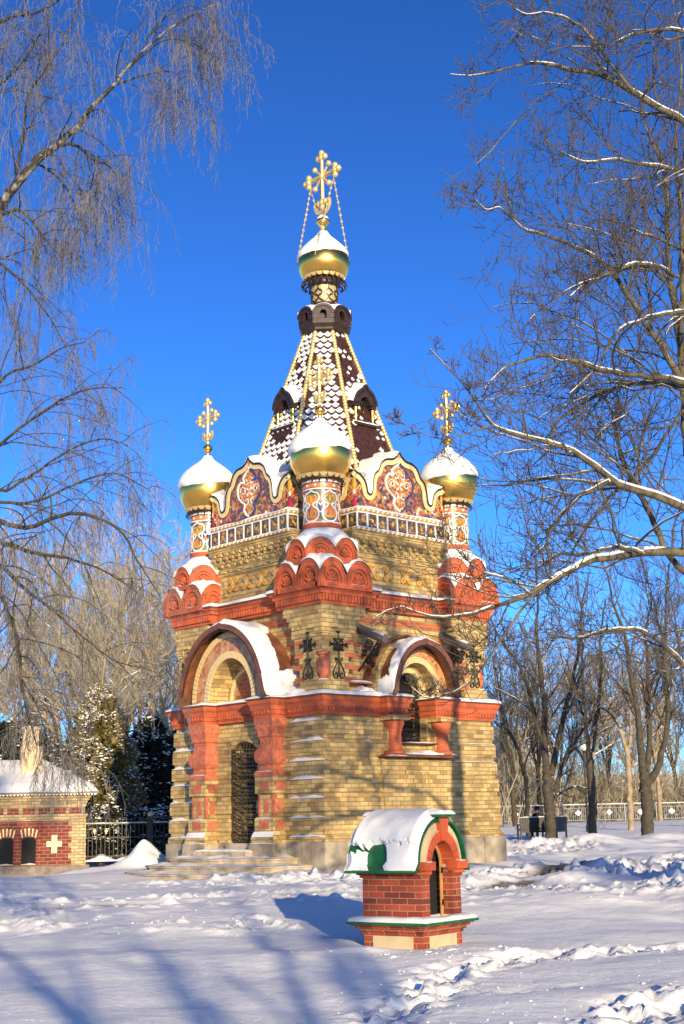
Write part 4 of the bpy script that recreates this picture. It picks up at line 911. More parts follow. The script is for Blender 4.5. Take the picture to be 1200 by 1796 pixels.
def gh(x, y):
    x = np.asarray(x, float); y = np.asarray(y, float)
    z = -.42+.17*sst(y, 9, 15)+.25*sst(y, 15, 19.5)+.2*sst(y, 34, 62)+.5*sst(y, 60, 97)+.35*sst(y, 97, 150)
    z = z+.05*fbm(x*.35, y*.35, 3)*sst(y, 5, 12)+.09*fbm(x*.5+4, y*.55, 3)*sst(x, 1.5, 4)*sst(y, 14, 18)*(1-sst(y, 60, 75))+.012*fbm(x*1.7, y*1.7, 2)
    # ploughed, trampled ground
    dp = seg_d(x, y, PATHL); z = z-.10*np.exp(-(dp/.42)**2)
    cl = np.maximum(0, fbm(x*4.6+5, y*3.4, 5, .62)); rm = np.exp(-((dp-.95)/.45)**2)*.45+.3*np.exp(-((dp-2.3)/1.0)**2)*sst(fbm(x*.6, y*.6, 2), -.1, .5)
    near = np.exp(-((y-25.5)/1.8)**2)*np.exp(-((x+.2)/3.2)**2)
    rt = sst(x, 1.8, 4)*sst(y, 18, 22)*(1-sst(y, 48, 60))*sst(fbm(x*.33+9, y*.3, 3), -.35, .2)
    dt = seg_d(x, y, TRK); tr = np.exp(-(dt/.28)**2)
    br = sst(x, .2, 1.4)*(1-sst(y, 11.4, 12.4))*sst(fbm(x*.8+3, y*.8+8, 3), -.2, .4)
    lf = np.exp(-((y-17.4)/.9)**2)*(1-sst(x, -.3, .6))*sst(fbm(x*.9+1, y*1.1+2, 2), -.25, .3)*.4
    rr = np.clip(rm+near+rt*1.1+lf, 0, 1.3)
    z = z+rr*(.13*cl-.03)+(tr*.8+br*.8)*(.09*fbm(x*6.5, y*5.5, 4, .6)-.03)
    # pockets of footprints
    fx, fy = np.floor(x*2.2+.3*vnoise(x*3, y*3)), np.floor(y*2.0+.3*vnoise(x*3+7, y*3)); 
    # banks and piles
    z = z-.17*np.exp(-((x+2.6)/2.6)**2-((y-30.0)/2.3)**2)
    z = z-.30*sst(-x, 5.2, 8)*sst(y, 30, 38)*(1-sst(y, 50, 60))
    for (cx_, cy_, sx, sy, h, rot) in ((-5.15, 36.5, .50, .6, .72, 0), (-6.3, 36.2, 1.1, .6, .20, 0), (2.6, 28.2, 1.3, .5, .16, .3), (4.6, 26.5, 2.0, .8, .22, .2), (3.2, 24.2, 1.6, .6, .16, 0), (6.5, 24.0, 1.2, .9, .34, .3),
                                       (8.6, 30, 2.5, 1.0, .25, 0), (-1.4, 26.0, 2.2, .45, .10, 0), (.7, 29.3, .9, .6, .12, .6), (-1.5, 14.0, 2.5, .8, .06, 0), (.62, 15.6, .9, .35, .05, 0), (7, 46, 3, 1.2, .3, 0), (13, 50, 3, 1.5, .35, 0), (.1, 14.35, .35, .16, .06, 0), (-6.2, 39.0, 1.2, .5, .12, 0)):
        c_, s_ = math.cos(rot), math.sin(rot); dx, dy = x-cx_, y-cy_; z = z+h*np.exp(-((dx*c_+dy*s_)/sx)**2-((-dx*s_+dy*c_)/sy)**2)*(1+.22*fbm(x*1.6+cx_, y*1.6, 3))
    return z
def g0(x, y): return float(gh(np.array([x]), np.array([y]))[0])
def axis(pts):
    o = [pts[0][0]]
    for (a, st), (b_, st2) in zip(pts[:-1], pts[1:]):
        while o[-1] < b_-1e-6: o.append(min(b_, o[-1]+st+(st2-st)*(o[-1]-a)/(b_-a)))
    return np.array(o)
def npmesh(name, V, Q, mats, parent=None, smooth=True, mi=None):
    me = bpy.data.meshes.new(name); V = np.asarray(V, np.float32); Q = np.asarray(Q, np.int32); k = Q.shape[1]
    me.vertices.add(len(V)); me.vertices.foreach_set('co', V.ravel()); me.loops.add(Q.size); me.loops.foreach_set('vertex_index', Q.ravel())
    me.polygons.add(len(Q)); me.polygons.foreach_set('loop_start', np.arange(0, Q.size, k, dtype=np.int32)); me.polygons.foreach_set('use_smooth', np.full(len(Q), smooth))
    for m in mats: me.materials.append(m)
    if mi is not None: me.polygons.foreach_set('material_index', np.asarray(mi, np.int32))
    me.update(calc_edges=True); return link(name, me, parent)
xs = axis([(-900, 120), (-120, 20), (-30, 2), (-12, .25), (-7, .05), (7, .05), (12, .2), (30, 2), (120, 20), (900, 20)])
ys = axis([(-400, 60), (-60, 6), (2, .6), (8.5, .04), (20, .055), (40, .12), (62, .5), (110, 2), (300, 20), (1500, 100)])
X, Y = np.meshgrid(xs, ys); Z = gh(X, Y); nx, ny = len(xs), len(ys)
idx = np.arange(nx*ny).reshape(ny, nx); Q = np.stack([idx[:-1, :-1], idx[:-1, 1:], idx[1:, 1:], idx[1:, :-1]], -1).reshape(-1, 4)
def groundmat():
    m, t, b = newmat('ground_snow'); v = objv(t); f = nz(t, .8, 5, v)
    sc = ramp(t, f, [(.3, (.86, .84, .80)), (.7, (.92, .90, .85))]); at = N(t, 'ShaderNodeAttribute', attribute_name='bare')
    g = ramp(t, nz(t, 14, 4, v), [(.35, (.13, .10, .075)), (.65, (.34, .28, .22))]); mx = N(t, 'ShaderNodeMath', operation='ADD'); t.links.new(at.outputs['Fac'], mx.inputs[0])
    n2 = N(t, 'ShaderNodeMath', operation='MULTIPLY_ADD'); t.links.new(nz(t, 9, 5, v, .7), n2.inputs[0]); n2.inputs[1].default_value = 1.6; n2.inputs[2].default_value = -.85; t.links.new(n2.outputs[0], mx.inputs[1])
    m2 = N(t, 'ShaderNodeMath', operation='MULTIPLY'); m2.use_clamp = True; t.links.new(mx.outputs[0], m2.inputs[0]); t.links.new(at.outputs['Fac'], m2.inputs[1])
    t.links.new(mixc(t, sc, g, m2.outputs[0]), b.inputs['Base Color']); b.inputs['Roughness'].default_value = .8; b.inputs['Specular IOR Level'].default_value = .25
    n3 = N(t, 'ShaderNodeMath', operation='MULTIPLY_ADD'); t.links.new(nz(t, 60, 4, v, .7), n3.inputs[0]); n3.inputs[1].default_value = .35; t.links.new(nz(t, 7, 5, v, .6), n3.inputs[2]); bump(t, b, n3.outputs[0], .42, .05)
    # ice glints: rare flakes turned towards the sun
    vo = N(t, 'ShaderNodeTexVoronoi'); vo.inputs['Scale'].default_value = 75; t.links.new(v, vo.inputs['Vector']); lt = N(t, 'ShaderNodeMath', operation='LESS_THAN'); t.links.new(vo.outputs['Distance'], lt.inputs[0]); lt.inputs[1].default_value = .22
    sp = N(t, 'ShaderNodeSeparateColor'); t.links.new(vo.outputs['Color'], sp.inputs[0]); gt = N(t, 'ShaderNodeMath', operation='GREATER_THAN'); t.links.new(sp.outputs[0], gt.inputs[0]); gt.inputs[1].default_value = .985
    k = N(t, 'ShaderNodeMath', operation='MULTIPLY'); t.links.new(lt.outputs[0], k.inputs[0]); t.links.new(gt.outputs[0], k.inputs[1])
    gl = N(t, 'ShaderNodeBsdfGlossy'); gl.inputs['Roughness'].default_value = .45; nn = N(t, 'ShaderNodeCombineXYZ'); h = (sd+Vector((0, -1, .1))).normalized()
    for i in range(3): nn.inputs[i].default_value = h[i]
    t.links.new(nn.outputs[0], gl.inputs['Normal']); mxs = N(t, 'ShaderNodeMixShader'); t.links.new(k.outputs[0], mxs.inputs[0]); o = [n for n in t.nodes if n.type == 'OUTPUT_MATERIAL'][0]
    t.links.new(b.outputs[0], mxs.inputs[1]); t.links.new(gl.outputs[0], mxs.inputs[2]); t.links.new(mxs.outputs[0], o.inputs['Surface']); return m
M['gsnow'] = groundmat()
go = npmesh('snowy_ground', np.stack([X, Y, Z], -1).reshape(-1, 3), Q, [M['gsnow']]); tag(go, kind='structure')
dp = seg_d(X, Y, PATHL); bare = np.exp(-(dp/.42)**2)*sst(fbm(X*.7, Y*1.5, 4), -.7, .1)*(X > -4.5)*1.5
bare = np.maximum(bare, .8*np.exp(-((Y-98)/3)**2))
at = go.data.attributes.new('bare', 'FLOAT', 'POINT'); at.data.foreach_set('value', bare.ravel().astype(np.float32))
# loose clods of ploughed snow
V, Q_ = [], []; r_ = np.random.RandomState(5)
ico = np.array([(0, 0, 1), (.89, 0, .45), (.28, .85, .45), (-.72, .53, .45), (-.72, -.53, .45), (.28, -.85, .45), (.72, .53, -.45), (-.28, .85, -.45), (-.89, 0, -.45), (-.28, -.85, -.45), (.72, -.53, -.45), (0, 0, -1)])
icf = np.array([(0,1,2),(0,2,3),(0,3,4),(0,4,5),(0,5,1),(1,6,2),(2,7,3),(3,8,4),(4,9,5),(5,10,1),(2,6,7),(3,7,8),(4,8,9),(5,9,10),(1,10,6),(11,7,6),(11,8,7),(11,9,8),(11,10,9),(11,6,10)])
def clods(n, fx, fy, smin, smax):
    for i in range(n):
        x, y = fx(), fy(); s = smin+(smax-smin)*r_.rand()**3; z = g0(x, y); k = len(V)*12
        V.append(np.array([x, y, z-s*.15])+ico*(s*(.6+.8*r_.rand(12, 1)))*np.array([1, 1, .7])); Q_.append(icf+k)
tp = np.array(TRK)
def ontrk(): 
    i = r_.randint(len(tp)-1); a = r_.rand(); q = tp[i]*(1-a)+tp[i+1]*a; return q+r_.randn(2)*np.array([.3, .3])
for i in range(260):
    q = ontrk(); clods(1, lambda: q[0], lambda: q[1], .006, .022)
clods(150, lambda: r_.uniform(-5, 4), lambda: 20.9+r_.randn()*.9, .012, .045)
clods(110, lambda: r_.uniform(-2.5, 2.5), lambda: 25.5+r_.randn()*1.0, .015, .055)
clods(60, lambda: r_.uniform(-4, .5), lambda: 17.4+r_.randn()*.7, .01, .035)
clods(120, lambda: r_.uniform(.4, 3), lambda: r_.uniform(9, 12.5), .006, .024)
clods(90, lambda: r_.uniform(2, 9), lambda: r_.uniform(20, 40), .012, .06)
clods(50, lambda: .75+r_.randn()*.5, lambda: 14.2+r_.randn()*.25, .01, .04)
tag(npmesh('snow_clods', np.concatenate(V), np.concatenate(Q_), [M['snow']]), kind='stuff')
# ================================================================ BRICK KIOSK
KY = .926
kiosk = empty('brick_kiosk', (.635, 15.0, 0), KY, label='small red brick wellhead kiosk with a snowy green barrel roof and arched opening', cat='kiosk')
# local frame: x = -> along the face with the opening ; face with the opening is -y ; side face is -x
A = .363
b = MB()
# walls: three solid sides, front with arch opening
b.box(-A, -A+.07, -A, A, .03, .50); b.box(A-.07, A, -A, A, .03, .50); b.box(-A+.07, A-.07, A-.07, A, .03, .50)
b.prism([(-A+.07, .03), (-A+.07, .50), (-.215, .50), (-.215, .03)], A-.12, A, lambda u, v, a: (u, -a, v))
b.prism([(A-.07, .03), (A-.07, .50), (.215, .50), (.215, .03)], A-.12, A, lambda u, v, a: (u, -a, v))
b.build('wall', M['kioskbrick'], kiosk)
b = MB(); K = lambda u, v, a: (u, -a, v)

for e_, z0, z1 in ((.045, .47, .535), (.022, .44, .47)):
    for s_ in (-1, 1):
        t0, t1 = sorted((s_*.218, s_*(A+e_))); b.box(t0, t1, -A-e_*.6, -A+.12, z0, z1); t0, t1 = sorted((s_*(A-.05), s_*(A+e_))); b.box(t0, t1, -A+.12, A+e_, z0, z1)
    b.box(-A+.05, A-.05, A-.05, A+e_, z0, z1)
b.build('wall_cornice', M['kioskbrick'], kiosk)
# gable wall in cream render above the springing
def kar(r, ry, n=20, z0=.56): return arc(0, z0, r, ry, 180, 0, n)
b = MB(); b.prism([(-.38, .53)]+kar(.38, .43)+[(.38, .53), (.215, .53)]+arc(0, .56, .215, .24, 0, 180, 18)+[(-.215, .53)], A-.12, A+.012, K); b.prism([(-.38, .53)]+kar(.38, .43)+[(.38, .53)], -A, -A+.06, K); b.build('gable_wall', M['stone'], kiosk)
b = MB()
for i in range(13):
    a0, a1 = 180-180*(i+.04)/13, 180-180*(i+.96)/13
    b.ringstrip(arc(0, .56, .315, .345, a0, a1, 2), arc(0, .56, .212, .236, a0, a1, 2), A-.12, A+.035, K)
b.prism([(-.045, .80), (.045, .80), (.09, 1.04), (-.09, 1.04)], A-.1, A+.062, K)
for s in (-1, 1):
    t0, t1 = sorted((s*.20, s*.40)); b.box(t0, t1, -A-.075, -A+.06, .515, .60); t0, t1 = sorted((s*.215, s*.37)); b.box(t0, t1, -A-.035, -A+.05, .475, .515)
M['kterra'] = plain('kiosk_moulded_brick', (.50, .085, .022), .65, var=.15, scale=5, bs=.1)
b.build('arch_surround', M['kterra'], kiosk)
b = MB(); b.ringstrip(arc(0, .56, .318, .348, 180, 0, 26), arc(0, .56, .313, .343, 180, 0, 26), A-.1, A+.038, K); b.build('mortar_line', M['stone'], kiosk)
b = MB(); b.box(-.215, .215, -A+.20, -A+.21, .03, .80); b.box(-.2, .2, -.2, .3, .035, .05); b.build('dark_opening', M['black'], kiosk)  # black board stands in for the shade inside the kiosk
b = MB(); b.ringstrip([(-.214, .04)]+arc(0, .56, .214, .238, 180, 0, 20)+[(.214, .04)], [(-.185, .04)]+arc(0, .56, .185, .21, 180, 0, 20)+[(.185, .04)], A-.14, A-.122, K)
dr = b.build('door_leaf', M['wood'], kiosk)
b = MB()
for z in (.18, .50): b.tube([(.192, -A+.118, z-.03), (.192, -A+.118, z+.03)], .008, 6); b.box(.188, .212, -A+.112, -A+.120, z-.022, z+.022)
b.build('hinge', M['iron'], dr)
# barrel roof: axis along y
RO0, RO1 = -A-.032, A+.13
prof = [(-.50, .50)]+[(-.485, .52), (-.455, .56)]+[(x*1.0, z) for x, z in arc(0, .57, .435, .455, 178, 2, 26)]+[(.455, .56), (.485, .52), (.50, .50)]
b = MB(); b.ringstrip(prof, polyoff(prof, .016), -RO1, -RO0, K)
b.ringstrip(polyoff(prof, -.004), polyoff(prof, .010), -RO0-.012, -RO0+.004, K)
b.box(-.50, .50, RO0, RO1, .488, .50) if 0 else None
roof = b.build('roof', M['green'], kiosk, angle=40)
b = MB()
for s in (-1, 1):
    t0, t1 = sorted((s*.38, s*.50)); b.box(t0, t1, RO0+.12, RO1, .497, .512)
b.build('eave_board', M['green'], roof)
Qn = polyoff(prof, -1); nr = [Vector((Qn[i][0]-prof[i][0], Qn[i][1]-prof[i][1])) for i in range(len(prof))]
def kf(u, v):
    n = len(prof); g = u*(n-1); i = min(n-2, int(g)); a = g-i; t = prof[i][0]*(1-a)+prof[i+1][0]*a; z = prof[i][1]*(1-a)+prof[i+1][1]*a; nn = nr[i]*(1-a)+nr[i+1]*a
    y = RO0+.01+v*(RO1-RO0); w = ns(y*6, u*9, 3); e = min(1, v*9+.15, (1-v)*9)
    bare = False
    if u < .5:                                    # side facing the viewer's left
        w2 = .02*ns(y*14, 3)+.012*ns(y*40, 3)
        w3 = w2+.015*ns(u*60, y*30)
        if ((u-.115)/.095)**2+((y-.105)/.14)**4 < 1+9*w3: bare = True
        if .150+w3 < u < .195-.9*w3+.1*(y-.35) and y > .18: bare = True
        if .195+w3 < u < .202+w3+.02*ns(y*20, 7) and -.34 < y < .0: bare = True
        if u < .03+.012*w: bare = True
    else:
        if u > .78+.015*w and y < -A+.0: bare = True
    h = -.012 if bare else (.04+.028*min(1, u*5, (1-u)*5)*(1+.5*w)+.02*math.exp(-((u-.5)/.2)**2))*e
    h = h if bare else max(h, .006); dz = 0 if bare else .012*e
    return (t+nn.x*h, y, z+nn.y*h+dz)
s = MB(); s.grid(kf, 260, 130); s.build('roof_snow', M['snow'], roof, smooth=True)
for yy in (-A-.0, A+.02):
    b = MB(); b.box(-.135, .135, yy-.12 if yy < 0 else yy-.10, yy+.14 if yy < 0 else yy+.10, 1.035, 1.062); b.box(-.09, .09, yy-.06, yy+.08, .98, 1.036); cp = b.build('ridge_cap', M['green'], roof)
    s = MB(); s.grid(lambda u, v, yy=yy: (-.145+.29*u, (yy-.125)+v*.265, 1.063+.045*min(1, u*6, v*6, (1-u)*6, (1-v)*6)**.6*(1+.2*ns(u*3, v*3, yy))), 16, 12); s.build('cap_snow', M['snow'], cp, smooth=True)
# slab and pedestal
b = MB(); sq = [(-1, -1), (1, -1), (1, 1), (-1, 1)]; sq_ = lambda h: [(x*h, y*h) for x, y in sq]
b.sweep(sq_(.36), [(0, -.45), (0, -.115), (.012, -.112), (.012, -.085), (.035, -.082), (.035, -.055), (.065, -.052), (.065, -.028), (.095, -.026), (.095, -.012)]); ped = b.build('pedestal', M['kioskbrick'], kiosk)
b = MB(); b.box(-.245, .245, -.368, -.355, -.45, -.122); b.box(-.368, -.355, -.245, .245, -.45, -.122); b.box(.355, .368, -.245, .245, -.45, -.122); b.build('render_panel', M['stone'], ped)
b = MB(); b.sweep(sq_(.49), [(-.01, -.012), (0, -.008), (0, .018), (-.1, .028)]); slab = b.build('slab_flashing', M['green'], kiosk)
def ksf(u, v):
    x = -.495+.99*u; y = -.495+.99*v; e = min(u, v, 1-u, 1-v); h = .030+.035*min(1, e*14)**.5*(1+.35*ns(x*5, y*5, 2))-(.018 if e == 0 else 0)
    if abs(x) < .2 and y > -.42 and y < -.2: h *= .6
    return (x+(.006*ns(y*9, 1) if u in (0, 1) else 0), y+(.006*ns(x*9, 2) if v in (0, 1) else 0), max(.02, h) if e > 0 else .018)
s = MB(); s.grid(ksf, 40, 40); s.build('slab_snow', M['snow'], slab, smooth=True)
s = MB(); snow_bar(s, FR(0), .24, .36, A-.02, A+.07, .60, .018, 3); snow_bar(s, FR(0), -.36, -.26, A-.0, A+.07, .60, .008, 5); s.build('impost_snow', M['snow'], kiosk)
# ================================================================ BRICK GUARD HOUSE on the left
HY = 42.0; ppm = 2469/HY
def hx(c): return (c/3.75-600)/ppm+7.6
def hz(c): return 1+(1431.5-(1180+c/3.75))/ppm
house = empty('brick_lodge', (-7.6, HY, 0), R(11.5), label='low red and yellow brick lodge with twin arched windows and snowy hipped roof', cat='house')
XR, XL = hx(562), -9.; DEP = 5.0
b = MB(); b.box(XL, hx(480), 0, DEP, -.1, hz(893)); b.box(XL, hx(545), .02, DEP-.02, hz(893), hz(800)); b.build('wall', M['housered'], house)
b = MB()
b.box(hx(472), XR, -.025, DEP, hz(1170), hz(850))
z = hz(1165)
for i in range(8):
    if i % 2: b.box(hx(452), hx(473), -.02, .03, z+i*.155, z+i*.155+.155)
b.box(XL, XR+.0, -.03, DEP, hz(890), hz(868)); b.box(XL, XR+.04, -.05, DEP, hz(868), hz(850)); b.box(XL, hx(545)+.06, -.0, DEP-.02, hz(808), hz(798))
for i in range(26):
    x0 = hx(540)+.0-i*hx(100)*0-(i*97)*.00454; b.box(x0-.055, x0+.055, -.028, .05, hz(848), hz(806))
for j, (q, zz) in enumerate(((0, 798), (.04, 780), (.08, 765), (.12, 750))): b.box(XL, XR+q, -.03-q, DEP, hz(zz), hz(zz-17))
b.build('yellow_brick_trim', brickmat('lodge_yellow_brick', (.42, .29, .13), (.56, .42, .22), (.2, .15, .09), w=.25, h=.085, dirt=.4), house)
for (x0, x1) in ((25, 110), (160, 250), (-110, -25), (-245, -160)):
    b = MB(); b.box(hx(x0), hx(x1), -.012, .05, hz(1158), hz(1005)); b.prism([(hx(x0), hz(1005)), (hx((x0+x1)/2-20), hz(992)), (hx((x0+x1)/2+20), hz(992)), (hx(x1), hz(1005))], .012, -.05, lambda u, v, a: (u, -a, v))
    w_ = b.build('window', M['black'], house)
    b = MB(); nV = 9
    for i in range(nV):
        f0, f1 = (i+.1)/nV, (i+.9)/nV; xa, xb = x0-12, x1+12
        lo = lambda f: (hx(x0+(x1-x0)*f), hz(996-14*math.sin(f*PI))); hi = lambda f: (hx(xa+(xb-xa)*f), hz(948-14*math.sin(f*PI))); b.m = i % 2
        b.prism([lo(f0), hi(f0), hi(f1), lo(f1)], .0, .045 if i % 2 == 0 else .02, lambda u, v, a: (u, -a, v))
    b.build('voussoir', [M['cream'], M['housered']], w_)
    b = MB(); b.box(hx(x0-5), hx(x1+5), -.05, .0, hz(1166), hz(1158)); b.build('sill', M['housered'], w_); b = MB(); snow_bar(b, FR(0), hx(x0), hx(x1), 0, .05, hz(1158), .03, x0); b.build('sill_snow', M['snow'], w_)
b = MB(); b.box(hx(346), hx(382), -.02, .02, hz(1092), hz(980)); b.box(hx(315), hx(412), -.024, .02, hz(1052), hz(1018)); b.build('brick_cross', M['cream'], house)
b = MB(); M['darkstone'] = plain('dark_stone', (.22, .18, .14), .85, var=.4, bs=.2); b.box(XL, hx(585), -.06, DEP, -.6, hz(1170)); b.build('stone_base', M['darkstone'], house)
b = MB(); ez = hz(712); ex = hx(637); b.box(XL-.3, ex, -.33, DEP+.3, ez-.06, ez); rf = b.build('roof', M['bronze'], house)
b = MB()
n_ = 44
for i in range(n_): x0 = ex-.05-i*.1; b.prism([(x0, ez-.06), (x0-.09, ez-.06), (x0-.045, ez-.11)], .31, .325, lambda u, v, a: (u, -a, v))
b.build('eave_lace', M['white'], rf)
rz = hz(512)+.25
def hr(u, v):                                      # snow over a hipped roof
    x = XL-.3+(ex+.02-XL+.3)*u; y = -.35+(DEP+.7)*v; h = min((ex-x)*.62, (y+.35)*.40, (DEP+.35-y)*.40, 1.0); return (x, y, ez+.005+.13*min(1, h*9)+max(0, h)*.92+.03*ns(x, y))
s = MB(); s.grid(hr, 90, 40); s.build('roof_snow', M['snow'], rf, smooth=True)
b = MB(); x0, x1 = hx(135)-.0, hx(275); b.box(x0, x1, 1.0, 1.6, 2.2, hz(430)+.1); b.box(x0+.03, x1-.12, 1.05, 1.55, hz(430), hz(280)); b.box(x0, x1-.09, 1.02, 1.58, hz(300), hz(280)); ch = b.build('chimney', M['stone'], rf)
s = MB(); snow_bar(s, FR(0), x0+.0, x1-.1, -1.56, -1.04, hz(280), .06, 3); s.build('chimney_snow', M['snow'], ch)
b = MB(); b.box(hx(355), hx(465), 1.9, 2.6, 2.4, hz(590)); 
s = MB(); s.grid(lambda u, v: (hx(350)+(hx(478)-hx(350))*u, 1.8+.9*v, hz(590)+.02+.17*math.sin(PI*min(1, max(0, u)))**.5*math.sin(PI*v)**.4), 14, 8); b_ = b.build('roof_vent', M['copper'], rf); s.build('vent_snow', M['snow'], b_, smooth=True)
# kerb in front of the lodge
b = MB(); b.box(-16, -7.45, 39.1, 41.2, -.9, -.37); kb = b.build('stone_kerb', M['granite']); tag(kb, 'low stone kerb with snow on top in front of the brick lodge', 'kerb')
s = MB(); s.grid(lambda u, v: (-16+8.57*u, 39.08+2.1*v, -.365+.09*min(1, v*8, (1-u)*60)**.5*(1+.4*ns(u*30, v*4))), 60, 12); s.build('kerb_snow', M['snow'], kb, smooth=True)
# iron fence behind
def fence(name, x0, x1, y0, y1, z, h, st, label, finial=True, style=0):
    e = empty(name, (x0, y0, z), math.atan2(y1-y0, x1-x0), label=label, cat='fence'); L = math.hypot(x1-x0, y1-y0)
    b = MB()
    for zz in ((.12, h*.55, h*.88) if style == 0 else (.10, h-.02)): b.box(0, L, -.02, .02, zz, zz+.04)
    b.build('rail', M['iron'] if style == 0 else M['steel'], e)
    b = MB(); n = int(L/st)
    for i in range(n): x = st*(i+.5); b.box(x-.012, x+.012, -.012, .012, .0, h+.02 if style == 0 else h)
    if style == 0:
        for i in range(0, n-3, 4):
            x = st*(i+.5); b.tube([(x+st*4*k/8, 0, h-.04+.10*math.sin(PI*k/8)) for k in range(9)], .016, 4)
    b.build('baluster', M['iron'] if style == 0 else M['steel'], e).__setitem__('kind', 'stuff')
    return e, L
M['steel'] = plain('grey_painted_steel', (.17, .17, .18), .5, metal=.2)
e, L = fence('iron_fence', -10.5, -4.3, 44.6, 45.4, 0.0, 1.25, .13, 'black wrought iron fence between the lodge and the chapel')
for x in (1.9, 4.3):
    b = MB(); b.box(x-.1, x+.1, -.1, .1, 0, 1.3); p_ = b.build('fence_post', M['iron'], e); b = MB(); b.ball((x, 0, 1.38), .09, 10, 6); b.build('gilded_ball', M['goldm'], p_)
for i in range(7):
    b = MB(); x = 2.2+i*.36-1.4; b.box(x-.012, x+.012, -.035, -.02, .82, .98); b.box(x-.045, x+.045, -.035, -.02, .90, .925); b.build('gilded_cross', M['goldm'], e)
s = MB(); snow_bar(s, FR(0), 0, L, -.04, .04, 1.14, .03, 2); snow_bar(s, FR(0), 0, L, -.3, .25, .0, .14, 6); s.build('fence_snow', M['snow'], e)
# ================================================================ TREES
def P3(px, py, D):                                 # point in the scene at distance D along the view through a photo pixel
    r, u = (px-600)/2469., -(py-898)/2469.; r, u = r*math.cos(ROLL)-u*math.sin(ROLL), r*math.sin(ROLL)+u*math.cos(ROLL)
    Y = math.cos(PITCH)-u*math.sin(PITCH); Zz = math.sin(PITCH)+u*math.cos(PITCH); k = D/Y; return (r*k, D, 1+Zz*k)
def PX(px, D): return P3(px, 1450, D)[0]
def norm(a): return a/np.maximum(1e-9, np.linalg.norm(a, axis=-1, keepdims=True))
def tubes(pts, rad, sides):
    M_, n, _ = pts.shape; t = np.empty_like(pts); t[:, 1:-1] = pts[:, 2:]-pts[:, :-2]; t[:, 0] = pts[:, 1]-pts[:, 0]; t[:, -1] = pts[:, -1]-pts[:, -2]; t = norm(t)
    a = norm(np.cross(t, np.array([.31, .17, .93]))); b_ = np.cross(t, a); ang = np.arange(sides)*2*PI/sides
    v = pts[:, :, None]+rad[:, :, None, None]*(a[:, :, None]*np.cos(ang)[None, None, :, None]+b_[:, :, None]*np.sin(ang)[None, None, :, None])
    i = np.arange(M_*n*sides).reshape(M_, n, sides); j = np.roll(i, -1, 2)
    return v.reshape(-1, 3), np.stack([i[:, :-1], j[:, :-1], j[:, 1:], i[:, 1:]], -1).reshape(-1, 4)
class Acc:
    def __init__(s): s.V = []; s.Q = []; s.n = 0
    def add(s, vq):
        s.V.append(vq[0]); s.Q.append(vq[1]+s.n); s.n += len(vq[0])
    def build(s, name, mat, parent, smooth=True): return npmesh(name, np.concatenate(s.V), np.concatenate(s.Q), [mat], parent, smooth)
def grow(rg, P, D, L, R_, n, wob, grav, tip=.35):
    m = len(P); pts = np.empty((m, n+1, 3)); pts[:, 0] = P; d = norm(D)
    for i in range(n):
        g = grav[:, None] if hasattr(grav, '__len__') else grav
        d = norm(d+rg.randn(m, 3)*wob+np.array([0, 0, 1.])*g); pts[:, i+1] = pts[:, i]+d*(L/n)[:, None]
    rad = R_[:, None]*(1-(1-tip)*np.linspace(0, 1, n+1)[None]); return pts, rad
def kids(rg, pts, rad, k, t0, t1, ang, lf, rf, up=.0, lens=None):
    """k children on every parent polyline"""
    m, n, _ = pts.shape; t = t0+(t1-t0)*((np.arange(k)[None]+rg.rand(m, k))/k); f = t*(n-1); i = np.minimum(n-2, f.astype(int)); a = (f-i)[..., None]; r = np.arange(m)[:, None]
    p = pts[r, i]*(1-a)+pts[r, i+1]*a; d = norm(pts[r, i+1]-pts[r, i]); rr = rad[r, i]*(1-a[..., 0])+rad[r, i+1]*a[..., 0]
    q = norm(np.cross(d, rg.randn(m, k, 3))); an = R(ang)*(.7+.6*rg.rand(m, k, 1)); dd = norm(d*np.cos(an)+q*np.sin(an)+np.array([0, 0, up]))
    L = np.linalg.norm(np.diff(pts, axis=1), axis=2).sum(1)[:, None]*np.ones((m, k)) if lens is None else np.full((m, k), lens)
    L = L*lf*(.55+.9*rg.rand(m, k))*(1-.45*t); return p.reshape(-1, 3), dd.reshape(-1, 3), L.ravel(), (rr*rf).ravel()
def snow_on(acc, pts, rad, mn=.012, k=.85, sides=5, off=.55, lim=.45):
    sel = rad.max(1) > mn
    if not sel.any(): return
    pts, rad = pts[sel], rad[sel]; t = np.empty_like(pts); t[:, 1:-1] = pts[:, 2:]-pts[:, :-2]; t[:, 0] = pts[:, 1]-pts[:, 0]; t[:, -1] = pts[:, -1]-pts[:, -2]; t = norm(t); hz_ = np.sqrt(np.maximum(0, 1-t[..., 2]**2))
    w = sst(hz_, lim, lim+.3); rr_ = np.random.RandomState(len(pts)); m_, n_ = w.shape; kn = rr_.rand(m_, 9); gx = np.linspace(0, 8, n_); gi = np.minimum(7, gx.astype(int)); w = w*np.clip((kn[:, gi]*(1-(gx-gi))+kn[:, gi+1]*(gx-gi))*2.2-.12, .0, 1); q = pts.copy(); q[..., 2] += rad*off*w+.003; acc.add(tubes(q, np.maximum(.0005, rad*k*w), sides))
M['bark'] = plain('rough_bark', (.070, .054, .032), .9, var=.5, scale=9, bs=.5, bscale=35, dirt=(.06, .05, .035))
M['barkg'] = plain('greenish_bark', (.14, .11, .06), .9, var=.45, scale=7, bs=.4, bscale=30, dirt=(.07, .065, .04))
M['twig'] = plain('grey_twig', (.095, .075, .048), .8, var=.3, scale=3)
M['birchtwig'] = plain('frosted_birch_twig', (.19, .17, .145), .8, var=.35, scale=2)
M['frost'] = plain('frosted_twig', (.36, .30, .19), .9, var=.25, scale=1)
M['paleb'] = plain('pale_sunlit_bark', (.33, .24, .14), .9, var=.35, scale=3, bs=.2)
